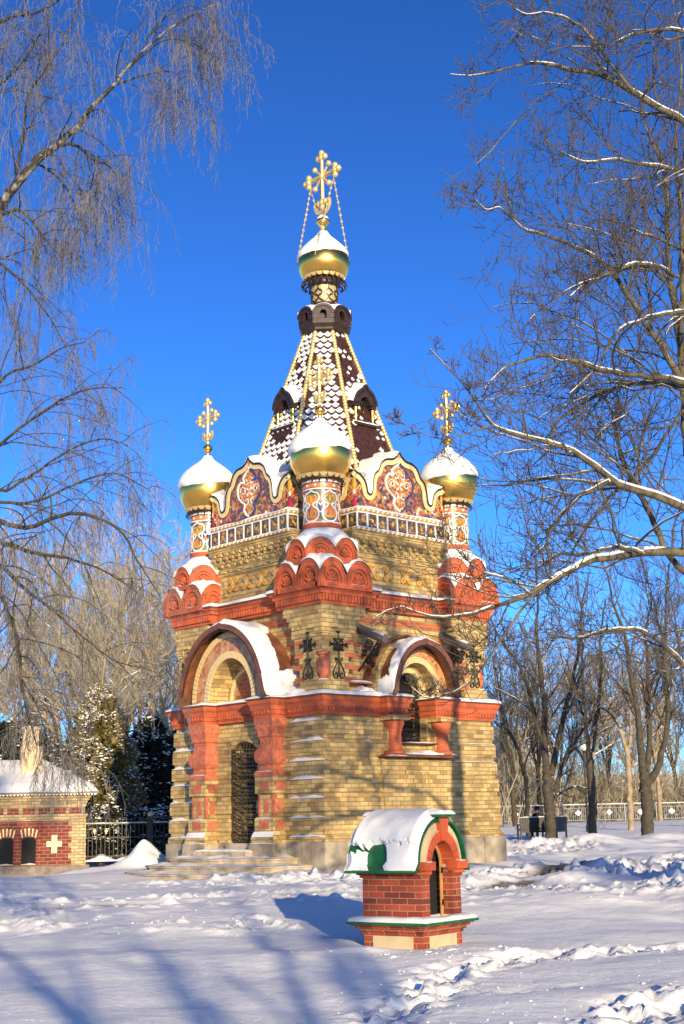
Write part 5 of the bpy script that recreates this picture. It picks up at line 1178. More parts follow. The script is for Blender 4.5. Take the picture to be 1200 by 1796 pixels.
def birchbark():
    m, t, b = newmat('birch_bark'); v = objv(t); mp = N(t, 'ShaderNodeMapping'); t.links.new(v, mp.inputs[0]); mp.inputs['Scale'].default_value = (2, 2, 2)
    c = ramp(t, nz(t, 5, 4, mp.outputs[0], .7), [(.48, (.03, .025, .02)), (.58, (.26, .24, .20)), (.85, (.45, .41, .35))]); t.links.new(c, b.inputs['Base Color']); b.inputs['Roughness'].default_value = .8; return m
M['birch'] = birchbark()
def resample(P, n):
    P = np.array(P, float); d = np.concatenate([[0], np.cumsum(np.linalg.norm(np.diff(P[:, :3], axis=0), axis=1))]); s = np.linspace(0, d[-1], n); return np.stack([np.interp(s, d, P[:, i]) for i in range(P.shape[1])], 1)
def limbs(L, n=26, wob=.008, seed=1, thin=1.):
    """traced limbs [(D0, D1, [(px,py,rpx)...])] -> arrays"""
    rg = np.random.RandomState(seed); pts, rad = [], []
    for D0, D1, P in L:
        sm = smooth([(p[0], p[1]) for p in P], 5); m = len(sm); o = []
        for i, (x, y) in enumerate(sm):
            f = i/(m-1); D = D0+(D1-D0)*f; j = f*(len(P)-1); a = int(min(len(P)-2, j)); r = (P[a][2]+(P[a+1][2]-P[a][2])*(j-a))*thin; o.append((*P3(x, y, D), r*D/2469))
        q = resample(o, n); w = rg.randn(n, 3)*wob; w[0] = w[-1] = 0; q[:, :3] += w*np.minimum(1, q[:, 3:4]/.03); pts.append(q[:, :3]); rad.append(q[:, 3])
    return np.array(pts), np.array(rad)
# ---- the big bare tree on the right (trunk just outside the frame)
t1 = empty('bare_broadleaf_tree', (6.3, 17.5, -.2), label='large bare tree whose snow-lined limbs reach in from the right edge', cat='tree')
t1inv = np.array([6.3, 17.5, -.2])
LB = [(17.5, 15.5, [(1260,250,10),(1200,212,9),(1120,168,8),(1060,133,7),(1000,122,5.5),(940,110,4),(890,120,3),(830,133,2),(790,130,1)]),
 (16, 15, [(1110,160,5),(1070,110,4.5),(1040,70,4),(1010,40,3),(960,22,2.5),(920,25,2),(885,0,1.5)]), (16.5, 15.5, [(1300,90,6),(1200,55,5),(1150,52,5),(1110,62,4),(1070,78,3),(1040,74,1.5)]),
 (17.5, 17, [(1210,690,10),(1180,640,9),(1150,590,8),(1110,530,7),(1080,485,6),(1050,455,5),(1000,428,5),(950,410,4),(915,400,3.5),(895,365,3),(885,310,2),(880,258,1)]),
 (17, 16.2, [(915,400,3),(880,365,2),(855,368,1.6),(835,352,1.2),(828,338,.8)]),
 (17.8, 18.5, [(1205,800,10),(1200,700,10),(1190,580,9),(1175,480,8),(1170,400,7),(1170,320,6),(1150,260,4.5),(1128,205,3),(1135,150,2)]),
 (17.8, 19, [(1195,640,6),(1197,400,6),(1190,330,5),(1185,250,4),(1195,120,3),(1180,0,2)]),
 (17.5, 15.8, [(1190,485,5),(1150,467,5),(1110,463,5),(1060,485,4),(1010,502,3),(960,532,2),(930,560,1)]), (17.5, 16.2, [(1180,490,5),(1130,470,4.5),(1060,480,3.5),(1030,495,3),(1000,520,2)]),
 (17.5, 18.5, [(1200,440,4),(1160,420,4),(1120,408,4),(1080,388,3),(1050,383,2)]),
 (17.2, 14.8, [(1230,675,9),(1150,662,8),(1100,657,7),(1060,650,6.5),(1010,633,6),(960,623,5),(920,632,4),(880,650,3),(850,682,1.5)]),
 (17.2, 16.8, [(1230,690,7),(1150,673,6),(1100,676,5.5),(1050,692,5),(1000,722,4),(970,750,3),(955,790,1.6)]),
 (17.5, 14.2, [(1260,905,12),(1200,890,11),(1150,870,10),(1090,852,9),(1050,822,8),(1010,795,7),(960,776,6),(900,760,5),(862,745,4),(840,710,3),(810,670,2),(780,640,1.5),(755,612,1)]),
 (14.4, 13.8, [(865,747,2.5),(830,756,2),(785,770,1.8),(740,760,1.4),(700,738,.9)]),
 (16, 16.6, [(1070,845,7),(1020,868,6),(990,900,5),(960,942,4),(965,990,3),(960,1050,2)]),
 (17.5, 18.5, [(1210,700,4),(1170,760,4),(1120,830,4),(1070,870,4),(1020,940,3.5),(990,1000,2.5)]),
 (17.4, 13.8, [(1270,972,13),(1200,970,12),(1130,968,11),(1080,975,10),(1030,985,9),(980,1010,8),(930,1040,6.5),(880,1060,5.5),(830,1077,4),(780,1082,3.4),(740,1078,2.4),(700,1063,1.5),(655,1085,.9)]),
 (14.7, 14.2, [(930,1042,3.5),(890,1015,3),(840,1000,2.2),(800,962,1.6),(772,930,1)]),
 (14.5, 15, [(985,1008,4),(930,1050,3.5),(880,1120,3),(830,1190,2.4),(790,1215,2),(750,1225,1.6),(722,1205,1)]),
 (17.3, 18.2, [(1210,1010,9),(1180,985,8),(1160,950,7.5),(1130,880,7),(1100,825,6),(1080,760,5),(1085,700,3.5)]),
 (17.5, 15, [(1260,1210,8),(1200,1165,6.5),(1150,1118,5.5),(1110,1104,5),(1060,1106,4.5),(1010,1120,3.4),(960,1112,2)]),
 (16.4, 17, [(1130,970,5),(1080,960,4.5),(1020,975,4),(980,972,3),(940,1000,1.8)]),
 (17.5, 16, [(1280,560,8),(1200,545,6),(1130,560,5),(1080,585,4),(1050,640,3),(1000,690,2)]),
 (17.6, 16.2, [(1280,330,8),(1200,300,6),(1140,290,5),(1080,280,4),(1030,285,3),(990,270,2),(950,240,1)])]
pts, rad = limbs(LB, thin=.72); rg = np.random.RandomState(3); pts -= t1inv
tr = np.array([[(.35, .3, -.4), (.2, .1, 1.5), (0.05, 0, 3.5), (.1, .1, 5.5), (-.05, .3, 7.5), (-.1, .5, 9.5), (0, .6, 11.5)]]); trr = np.array([[.34, .27, .22, .19, .15, .11, .07]])
a = Acc(); a.add(tubes(tr, trr, 12)); a.add(tubes(pts, rad, 7))
lk = [[(0, .1, p_[0][2]-.5), tuple(p_[0]*.5+np.array([0, .1, p_[0][2]])*.5), tuple(p_[0])] for p_ in pts if p_[0][0] > -1.7]; lk = np.array(lk); a.add(tubes(lk, np.full(lk.shape[:2], .055), 7))
a.build('trunk', M['barkg'], t1); s = Acc(); snow_on(s, pts, rad, .013, .78, 6, .6, .55); tw = Acc()
p0 = kids(rg, pts, rad, 17, .10, .99, 48, 1, .42, .15, lens=1.6); p0 = (p0[0], p0[1], p0[2]*np.clip(p0[3]/.42/.022, .42, 1.15)*np.where(p0[0][:, 0]+6.3 < 1.6, .5, 1), p0[3]); ll_ = np.repeat(np.linalg.norm(np.diff(pts, axis=1), axis=2).sum(1), 17); kp = rg.rand(len(ll_)) < ll_/2.6; p0 = tuple(x[kp] for x in p0); q = grow(rg, p0[0], p0[1], p0[2], np.clip(p0[3], .0060, .016), 8, .20, .04); tw.add(tubes(*q, 5)); snow_on(s, *q, .011, .7, 4)
p1_ = kids(rg, *q, 6, .12, .98, 55, .62, .62, .12); q1 = grow(rg, p1_[0], p1_[1], p1_[2], np.clip(p1_[3], .0058, .0095), 6, .23, .08); tw.add(tubes(*q1, 4))
p2_ = kids(rg, *q1, 3, .2, 1.0, 50, .6, .8, .15); q2 = grow(rg, p2_[0], p2_[1], np.clip(p2_[2], .08, .36), np.clip(p2_[3], .0046, .0056), 4, .17, .12, .8); tw.add(tubes(*q2, 3))
tw.build('twigs', M['twig'], t1); s.build('branch_snow', M['snow'], t1)
# ---- weeping birch on the left
t2 = empty('weeping_birch', (-4.1, 12.5, -.4), label='weeping birch with frosted hanging twigs reaching in from the left edge', cat='tree'); o2 = np.array([-4.1, 12.5, -.4])
LB = [(12.5, 11.5, [(-60,440,14),(0,365,12),(30,320,11),(75,270,10),(110,250,8),(140,215,7),(170,180,6),(200,150,5),(240,100,3.5),(290,55,2.5),(340,25,1.6),(378,8,1)]),
 (12.5, 13, [(28,305,4.5),(40,245,3.5),(50,170,3),(85,115,2.6),(120,60,2.2),(140,0,1.6)]), (12.5, 12, [(-60,380,6),(0,375,5),(40,371,4),(80,420,3),(110,452,2)]),
 (12.8, 12.2, [(-60,420,5),(0,462,4),(30,487,3.6),(60,520,2.6),(90,562,1.8),(110,600,1)]), (12.5, 12, [(108,253,4.5),(135,255,4),(160,278,3.2),(190,290,2.2),(215,322,1.2)]),
 (12.3, 11.5, [(105,285,2.5),(140,330,2.2),(155,345,1.8),(165,300,1.2)]), (12.4, 12.8, [(65,285,3),(110,320,2.5),(135,370,2),(150,400,1)]),
 (12.2, 11.5, [(200,150,2.5),(260,130,2),(310,130,1.5),(330,190,.8)]), (12.2, 11.4, [(225,120,2.5),(280,75,2),(320,70,1.4),(350,90,.9)]), (12, 11.6, [(250,90,2),(270,50,1.7),(330,10,1.3),(395,40,.8)]),
 (12.5, 11, [(-60,900,7),(0,915,6),(50,925,5),(100,905,4.5),(150,902,4),(210,930,3),(240,980,2),(280,1045,1)]), (12.5, 11.5, [(-40,950,6),(0,950,5),(60,970,4.5),(120,980,3.5),(180,1000,2),(245,1042,1)]),
 (12.4, 11.5, [(-40,980,6),(0,990,5),(40,1030,4.5),(80,1060,3.6),(140,1112,2.5),(200,1158,1.6),(255,1172,1)]), (12.6, 12, [(-30,1000,5),(0,1040,4.5),(30,1120,4),(38,1200,3.4),(55,1270,2.4),(65,1310,1.4)]), (12.4, 12, [(38,1190,2.5),(65,1240,2),(85,1300,1.2),(105,1340,.8)]),
 (12.6, 11.6, [(-40,820,5),(0,780,4),(50,740,3.4),(110,700,2.6),(160,682,1.6),(215,680,.9)]), (12.7, 11.7, [(-40,800,5),(0,860,4),(60,830,3.2),(120,790,2.4),(180,770,1.6),(225,782,.9)]),
 (12.6, 12, [(-40,720,4),(10,660,3.4),(60,640,2.6),(110,610,1.8),(150,600,1)]), (12.8, 12, [(-40,60,5),(20,30,4),(70,20,3),(120,-10,2)]), (12.8, 12.2, [(-60,200,5),(0,150,4),(40,110,3),(70,60,2)]), (12.5, 11.8, [(-30,880,4),(60,880,3.2),(130,850,2.4),(200,830,1.8),(265,862,1)])]
pts, rad = limbs(LB, seed=4, thin=.8); pts -= o2; rg = np.random.RandomState(9); a = Acc()
tr = np.array([[(-.5, .3, -.4), (-.35, .2, 1.5), (-.3, .1, 3.5), (-.15, 0, 4.8), (.15, 0, 6.3)]]); a.add(tubes(tr, np.array([[.22, .18, .15, .11, .07]]), 10)); a.add(tubes(pts[:1], rad[:1], 8)); a.build('trunk', M['birch'], t2)
a = Acc(); a.add(tubes(pts[1:], rad[1:], 6)); s = Acc(); snow_on(s, pts, rad, .03, .45, 5, .75, .7); tw = Acc()
lens = np.ones(len(pts))
p0 = kids(rg, pts, rad, 15, .08, .99, 52, 1, .45, .12, lens=.85); q = grow(rg, p0[0], p0[1], p0[2], np.clip(p0[3], .0040, .009), 8, .11, -.10); a.add(tubes(*q, 4)); a.build('branches', M['bark'], t2)
top = (q[0][:, 0, 2] > 3.4)
p1_ = kids(rg, *q, 8, .10, .99, 50, .85, .55, -.25); g_ = -.34-.2*rg.rand(len(p1_[0])); q1 = grow(rg, p1_[0], p1_[1], np.clip(p1_[2]*1.05, .2, .95), np.clip(p1_[3], .0021, .0031), 9, .08, g_); tw.add(tubes(*q1, 3))
p2_ = kids(rg, *q1, 6, .1, 1.0, 40, .22, .8, -.1); q2 = grow(rg, p2_[0], p2_[1], np.clip(p2_[2], .05, .22), np.full(len(p2_[0]), .0021), 3, .14, -.2, .9); tw.add(tubes(*q2, 3))
tw.build('hanging_twigs', M['birchtwig'], t2); s.build('branch_snow', M['snow'], t2)
# ---- generic bare tree meshes
def bare_tree(seed, H, tr_, nlead, spread, mats, dens=1., name='bare_tree', snowk=.8):
    rg = np.random.RandomState(seed); e = empty(name, (0, 0, 0)); a = Acc(); tw = Acc(); s = Acc()
    tp = grow(rg, np.array([[0, 0, -.5]]), np.array([[0, 0, 1.]]), np.array([H*.34]), np.array([tr_]), 8, .03, .1, .75); a.add(tubes(*tp, 10))
    p = tp[0][:, -1]; ph = rg.rand(nlead)*.5+np.arange(nlead)*2*PI/nlead; D = np.stack([np.cos(ph)*spread, np.sin(ph)*spread, np.ones(nlead)], 1)
    ld = grow(rg, np.repeat(tp[0][:, -2], nlead, 0), D, H*.66*(.75+.4*rg.rand(nlead)), np.full(nlead, tr_*.55), 12, .07, .07, .12); a.add(tubes(*ld, 8)); snow_on(s, *ld, .02, snowk, 5, .5, .35)
    k = kids(rg, *ld, int(11*dens), .08, .97, 50, .40, .5, .12); l1 = grow(rg, *k, 8, .11, .06, .2); a.add(tubes(*l1, 5)); snow_on(s, *l1, .012, snowk, 4, .5, .35)
    k = kids(rg, *l1, int(8*dens), .12, .97, 45, .45, .5, .12); l2 = grow(rg, k[0], k[1], k[2], np.maximum(.016, k[3]), 6, .13, .06, .3); tw.add(tubes(*l2, 4)); snow_on(s, *l2, .012, snowk*.9, 3, .5, .3)
    k = kids(rg, *l2, int(8*dens), .1, 1, 42, .5, .6, .12); l3 = grow(rg, k[0], k[1], k[2], np.clip(k[3], .011, .016), 4, .15, .08, .5); tw.add(tubes(*l3, 3))
    a.build('trunk', mats[0], e); tw.build('twigs', mats[1], e); s.build('branch_snow', M['snow'], e); return e
def place(src, first, px, D, sc, rz, label, group=None, dz=0):
    o = src if first else copy_tree(src); x = PX(px, D); o.location = (x, D, g0(x, D)+dz); o.scale = (sc,)*3; o.rotation_euler.z = rz; tag(o, label, 'tree', group); return o
bgA = bare_tree(21, 15, .22, 6, .42, (M['paleb'], M['frost']), 1.0, 'frosted_tree', 1.0); bgB = bare_tree(34, 14, .18, 5, .30, (M['paleb'], M['frost']), 1.0, 'frosted_tree', 1.0)
G_ = 'frosted bare trees rising behind the lodge and chapel'
lefts = [(bgA, 215, 84, 1.30, .3, 'tallest frosted bare tree rising left of the chapel behind the dark evergreens'), (bgB, 285, 80, 1.10, 1.2, 'frosted bare tree directly beside the left chapel turret, behind the evergreens'), (bgA, 110, 72, .98, 2.2, 'frosted bare tree behind the lodge roof vent and golden evergreen'), (bgB, 30, 74, 1.05, 3.3, 'leftmost frosted bare tree behind the lodge chimney'),
         (bgB, 170, 62, .86, 4.4, 'nearer frosted bare tree with snow-lined limbs above the golden evergreen'), (bgA, 310, 66, .84, 5.0, 'lower frosted bare tree touching the left chapel wall below its turret'), (bgA, -40, 92, 1.2, .8, 'frosted bare tree half cut by the left photo edge'), (bgA, 160, 95, 1.5, 3.6, 'wide frosted bare tree in the middle of the far row on the left'), (bgB, 70, 88, 1.3, 2.5, 'frosted bare tree in the far row above the lodge ridge'), (bgB, 250, 100, 1.5, 5.5, 'farthest frosted bare tree behind the other frosted trees on the left')]
seen = set()
for src, px, D, sc, rz, lb in lefts: place(src, id(src) not in seen, px, D, sc, rz, lb, G_); seen.add(id(src))
# trees on the right, trunks traced
def cr(L): return [(840+x/3.333, 1050+y/3.333, r/3.333) for x, y, r in L]
def traced(name, D, L, label, seed, mats, k1=12, len1=2.6):
    x0, y0, z0 = P3(L[0][0][0], L[0][0][1], D); z0 = g0(x0, D); e = empty(name, (x0, D, z0), label=label, cat='tree', group='bare trees between the chapel and the railing'); o = np.array([x0, D, z0])
    LL = [(D, D+(0 if i == 0 else random.Random(seed*7+i).uniform(-1.8, 1.8)), P) for i, P in enumerate(L)]; pts, rad = limbs(LL, 22, .02, seed); pts -= o; pts[0, 0, 2] = -.4
    rg = np.random.RandomState(seed); a = Acc(); tw = Acc(); s = Acc(); a.add(tubes(pts, rad, 9)); snow_on(s, pts[1:], rad[1:], .02, .8, 5, .5, .35)
    q = kids(rg, pts[1:], rad[1:], k1, .12, .99, 48, 1, .42, .25, lens=len1); l1 = grow(rg, q[0], q[1], q[2], np.clip(q[3], .014, .05), 8, .12, .07, .25); a.add(tubes(*l1, 5)); snow_on(s, *l1, .016, .8, 4, .5, .3)
    q = kids(rg, *l1, 8, .1, .98, 46, .48, .55, .15); l2 = grow(rg, q[0], q[1], q[2], np.clip(q[3], .008, .016), 6, .14, .08, .4); tw.add(tubes(*l2, 4))
    q = kids(rg, *l2, 5, .1, 1, 44, .5, .7, .15); l3 = grow(rg, q[0], q[1], q[2], np.clip(q[3], .006, .009), 4, .15, .1, .6); tw.add(tubes(*l3, 3))
    a.build('trunk', mats[0], e); tw.build('twigs', mats[1], e); s.build('branch_snow', M['snow'], e); return e
traced('bare_tree', 58, [cr([(420,1455,34),(416,1250,31),(405,1120,30),(400,1000,28)]), cr([(390,1020,20),(375,830,18),(340,740,13),(310,600,12),(270,470,10),(210,350,8),(120,230,6),(60,80,4),(20,-120,2)]), cr([(398,1000,20),(385,800,17),(385,620,15),(365,480,14),(350,300,11),(335,150,9),(345,0,7),(330,-200,4)]), cr([(425,1030,19),(460,850,16),(490,700,14),(530,560,13),(560,400,10),(590,250,8),(600,60,6),(640,-150,3)]), cr([(440,1130,14),(480,1000,12),(530,880,10),(600,780,7),(680,680,5)]), cr([(440,1160,8),(500,1120,7),(570,1100,5),(640,1110,3)])], 'thick bare tree with three dark leaders beside the black bench', 3, (M['bark'], M['twig']))
traced('bare_tree', 56, [cr([(665,1462,27),(665,1200,25),(655,1060,23),(645,900,19)]), cr([(640,910,14),(625,700,10),(610,500,8),(605,300,7),(600,100,5),(570,-100,3)]), cr([(665,890,12),(685,750,11),(700,600,10),(715,400,9),(715,200,6),(740,0,4)]), cr([(630,760,8),(600,640,7),(565,560,6),(500,420,4)]), cr([(655,800,6),(700,640,6),(770,680,5),(830,760,4)])], 'slender straight bare tree in front of the globe street lamp', 5, (M['bark'], M['twig']), 11, 2.2)
traced('bare_tree', 74, [cr([(890,1400,18),(885,1200,17),(875,1000,16),(862,860,14)]), cr([(862,870,13),(800,700,10),(740,600,8),(725,500,6),(700,300,3)]), cr([(875,900,10),(890,780,8),(880,650,6),(900,450,4)]), cr([(880,1000,7),(930,960,5),(980,920,3)])], 'brownish bare tree standing against the railing, second trunk from the right', 7, (M['paleb'], M['twig']), 10, 2.6)
traced('bare_tree', 51, [cr([(992,1472,40),(985,1250,35),(976,1080,35),(968,1000,28)]), cr([(958,1010,24),(940,750,19),(910,550,16),(880,400,13),(850,200,10),(790,30,7),(750,-150,4)]), cr([(982,1000,18),(1000,800,15),(985,600,13),(985,400,10),(975,200,8),(1010,0,5)]), cr([(1000,1070,24),(1060,960,19),(1090,800,16),(1110,620,15),(1090,450,13),(1095,200,9),(1100,0,7),(1110,-200,4)]), cr([(1090,300,8),(1040,100,7),(1020,0,6),(960,-180,3)]), cr([(975,700,7),(1050,480,6),(1150,300,5),(1250,200,4)])], 'forked bare tree nearest the right edge with snow lodged in its crotch', 8, (M['bark'], M['twig']), 13, 2.6)
traced('bare_tree', 66, [cr([(285,1300,15),(280,1100,13),(262,1000,13),(235,900,12)]), cr([(238,910,12),(190,800,10),(150,740,8),(130,600,6),(100,400,4)]), cr([(262,1000,6),(300,880,5),(330,760,4),(400,640,3)])], 'thin leaning bare tree close to the right corner of the chapel', 9, (M['bark'], M['twig']), 12, 2.2)
bgC = bare_tree(55, 13, .17, 5, .35, (M['bark'], M['twig']), 1.0, 'bare_tree', .9)
rights = [(bgC, 905, 84, 1.0, .2, 'bare tree behind the chapel corner in front of the beige building'), (bgA, 985, 112, .95, 2.7, 'pale frosted tree beyond the railing behind the dark-leader tree'), (bgC, 1075, 104, 1.0, 1.4, 'bare tree beyond the railing between the lamp and the brownish tree'), (bgB, 1160, 96, .95, 3.5, 'pale frosted tree beyond the railing near the right edge'), (bgC, 1230, 76, 1.0, 4.0, 'bare tree cut by the right photo edge behind the forked tree'),
          (bgB, 900, 125, 1.0, 5.1, 'distant pale tree just right of the chapel wall'), (bgA, 1110, 135, 1.0, 4.1, 'distant pale tree behind the brownish tree'), (bgA, 1040, 92, .85, 5.6, 'pale frosted tree just beyond the railing behind the lamp post'), (bgC, 950, 100, 1.05, .9, 'dark-trunked tree beyond the railing behind the park bench'), (bgC, 1190, 112, 1.1, 2.2, 'dark-trunked tree beyond the railing at the right edge'), (bgC, 840, 95, .9, 3.1, 'bare tree mostly hidden behind the right turret of the chapel')]
seen = set([id(bgA), id(bgB)])
for src, px, D, sc, rz, lb in rights: place(src, id(src) not in seen, px, D, sc, rz, lb, 'bare trees beyond the chapel on the right'); seen.add(id(src))
# low scrub beyond the railing
rg = np.random.RandomState(77); a = Acc(); n = 1300; X_ = rg.uniform(8, 44, n); Y_ = rg.uniform(100, 120, n); pz = gh(X_, Y_)
k = grow(rg, np.stack([X_, Y_, pz], 1), np.stack([rg.randn(n)*.4, rg.randn(n)*.4, np.ones(n)], 1), rg.uniform(2.0, 7.5, n), np.full(n, .04), 6, .15, .02, .3); a.add(tubes(*k, 4)); k2 = kids(rg, *k, 9, .1, 1, 45, .4, .5, .1); l2 = grow(rg, k2[0], k2[1], k2[2], np.maximum(.012, k2[3]), 4, .2, .05, .5); a.add(tubes(*l2, 3))
tag(a.build('scrub', M['frost'], None), 'tangled pale frosted scrub beyond the railing', 'scrub', kind='stuff')
rg = np.random.RandomState(78); a = Acc(); n = 900; X_ = rg.uniform(-60, 12, n); Y_ = rg.uniform(75, 130, n); pz = gh(X_, Y_)
k = grow(rg, np.stack([X_, Y_, pz], 1), np.stack([rg.randn(n)*.3, rg.randn(n)*.3, np.ones(n)], 1), rg.uniform(2, 6.5, n), np.full(n, .045), 6, .13, .02, .3); a.add(tubes(*k, 4)); k2 = kids(rg, *k, 9, .1, 1, 45, .4, .5, .1); l2 = grow(rg, k2[0], k2[1], k2[2], np.maximum(.014, k2[3]), 4, .2, .05, .5); a.add(tubes(*l2, 3))
tag(a.build('undergrowth', M['frost'], None), 'frosted undergrowth filling the park behind the lodge', 'undergrowth', kind='stuff')
# ---- evergreens
def evergreen(seed, H, W, n, mats, name, shape=1., snowp=.5, droop=-.25, sz=.2):
    rg = np.random.RandomState(seed); e = empty(name, (0, 0, 0)); h = rg.rand(n)**.85; ph = rg.rand(n)*2*PI; lump = 1+.22*np.sin(ph*5+h*9)+.15*np.sin(ph*9-h*23)
    R0 = W/2*np.minimum(1, (1-h)**shape*1.25+.03)*lump*(.45+.55*rg.rand(n)**.35); c = np.stack([np.cos(ph)*R0, np.sin(ph)*R0, .15+h*H*.97], 1); c += rg.randn(n, 3)*.05
    out_ = np.stack([np.cos(ph), np.sin(ph), np.full(n, droop)+.3*rg.randn(n)], 1); out_ = norm(out_+rg.randn(n, 3)*.3); sd_ = norm(np.cross(out_, norm(rg.randn(n, 3)*.5+np.array([0, 0, 1])))); L = sz*(.6+.8*rg.rand(n))
    V = []; up = np.cross(sd_, out_); w = (L*.33)[:, None]; L = L[:, None]
    V = np.stack([c-out_*L*.3, c+sd_*w, c+out_*L, c-sd_*w], 1).reshape(-1, 3); Q = np.arange(len(V)).reshape(-1, 4)
    npmesh('foliage', V, Q, [mats[0]], e, False)
    nn_ = np.array([ns(*(p*1.6)) for p in c]); sel = (rg.rand(n) < snowp*np.clip(1+3.2*nn_, 0, 2.5)) & (R0 > W/2*.35*np.maximum(.1, (1-h)**shape)); c2 = c[sel]; m = len(c2); s_ = sz*(.14+.34*rg.rand(m, 1)**2.5); V = (c2+out_[sel]*L[sel]*.3+np.array([0, 0, .03]))[:, None]+ico[None]*s_[:, None]*np.array([1, 1, .42])*(.7+.6*rg.rand(m, 12, 1)); Q = (icf[None]+12*np.arange(m)[:, None, None]).reshape(-1, 3)
    npmesh('needle_snow', V.reshape(-1, 3), Q, [M['snow']], e, True)
    b = MB(); b.tube([(0, 0, -.3), (0, 0, H*.6)], [.12, .03], 7); b.build('trunk', M['bark'], e); return e
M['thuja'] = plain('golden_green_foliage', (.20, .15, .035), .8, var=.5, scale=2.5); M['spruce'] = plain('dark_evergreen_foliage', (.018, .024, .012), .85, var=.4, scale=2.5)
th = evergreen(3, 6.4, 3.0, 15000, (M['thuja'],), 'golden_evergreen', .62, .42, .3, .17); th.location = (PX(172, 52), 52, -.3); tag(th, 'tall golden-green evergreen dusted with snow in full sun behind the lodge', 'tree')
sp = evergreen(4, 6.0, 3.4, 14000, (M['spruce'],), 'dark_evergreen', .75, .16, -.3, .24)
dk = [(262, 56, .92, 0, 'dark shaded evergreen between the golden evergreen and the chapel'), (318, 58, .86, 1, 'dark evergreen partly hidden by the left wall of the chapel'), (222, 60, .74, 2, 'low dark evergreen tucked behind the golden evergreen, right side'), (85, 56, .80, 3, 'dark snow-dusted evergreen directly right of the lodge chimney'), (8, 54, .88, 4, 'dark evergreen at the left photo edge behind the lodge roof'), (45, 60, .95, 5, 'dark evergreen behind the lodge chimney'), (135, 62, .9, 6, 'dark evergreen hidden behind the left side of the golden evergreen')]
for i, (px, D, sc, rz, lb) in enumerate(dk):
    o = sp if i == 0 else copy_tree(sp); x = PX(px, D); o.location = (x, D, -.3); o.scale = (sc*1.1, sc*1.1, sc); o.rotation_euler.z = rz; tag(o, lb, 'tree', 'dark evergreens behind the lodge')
# low bushes along the iron fence
bu = evergreen(9, 1.5, 1.9, 3500, (M['spruce'],), 'snowy_bush', .4, .3, .1, .16)
for i, (px, D, sc, lb) in enumerate([(178, 47.5, 1.1, 'rounded snowy bush just right of the lodge wall behind the fence'), (215, 49, .9, 'low dark bush behind the iron fence left of its middle post'), (255, 48, 1.0, 'low dark bush behind the fence middle post'), (295, 49, 1.05, 'low dark bush behind the fence next to the chapel')]):
    o = bu if i == 0 else copy_tree(bu); x = PX(px, D); o.location = (x, D, -.1); o.scale = (sc,)*3; o.rotation_euler.z = i; tag(o, lb, 'bush', 'bushes behind the iron fence')
# ---- trees behind the viewpoint: only their shadows reach the picture
sh3 = bare_tree(71, 12, .26, 7, 1.5, (M['bark'], M['twig']), .6, 'bare_tree', .5)
sh1 = bare_tree(64, 14, .30, 6, .75, (M['bark'], M['twig']), .6, 'bare_tree', .5); sh2 = bare_tree(62, 14, .24, 4, .35, (M['bark'], M['twig']), .45, 'bare_tree', .5)
for i, (src, x, y, sc, rz, lb) in enumerate([(sh3, 3.7, -10.5, .80, 1.1, 'bare tree behind the viewpoint casting the branch shadows on the left foreground snow'), (sh2, 15.2, -15, 1.35, 2.0, 'tall bare tree behind the viewpoint dappling the right chapel wall'), (sh2, 14.5, -6, .9, 3.4, 'bare tree behind the viewpoint casting long shadows across the right-hand snow'), (sh1, 20.0, -8, .95, 4.4, 'bare tree far to the right behind the viewpoint shading the right-hand snow')]):
    o = src if i in (0, 1, 3) else copy_tree(src); o.location = (x, y, -.4); o.scale = (sc,)*3; o.rotation_euler.z = rz; tag(o, lb, 'tree', 'bare trees behind the viewpoint')
# ================================================================ RIGHT BACKGROUND OBJECTS
# railing
def rail_fence():
    D = 97.; x0, x1 = 10.2, 32.; z = g0(15, D)-.02; e = empty('park_railing', (x0, D, z), 0, label='long pale metal railing with lattice and diamond panels beyond the bare trees', cat='railing'); L = x1-x0
    b = MB(); b.box(0, L, -.04, .04, 1.12, 1.17); b.box(0, L, -.02, .02, .92, .95); b.box(0, L, -.02, .02, .12, .16); b.build('rail', M['steel'], e)
    b = MB(); 
    for i in range(int(L/.14)): x = .14*i; b.box(x-.012, x+.012, -.012, .012, .12, .92)
    for i in range(int(L/.7)):
        x = .7*i; b.tube([(x, -.02, .3), (x+.35, -.02, .78), (x+.7, -.02, .3)], .018, 4); b.tube([(x, -.02, .78), (x+.35, -.02, .3), (x+.7, -.02, .78)], .014, 4)
    o = b.build('lattice', M['steel'], e)
    for i in range(int(L/2.1)+1): b = MB(); x = 2.1*i; b.box(x-.04, x+.04, -.05, .05, -.3, 1.15); b.build('post', M['steel'], e)
    for i in range(int(L/2.1)): b = MB(); x = 2.1*i+1.05; b.prism([(x-.2, .62), (x, .82), (x+.2, .62), (x, .42)], .02, .04, lambda u, v, a: (u, -a, v)); b.build('diamond_panel', M['white'], e)
    s = MB(); snow_bar(s, FR(0), 0, L, -.05, .05, 1.17, .05, 3, st=.4); s.build('rail_snow', M['snow'], e)
rail_fence()
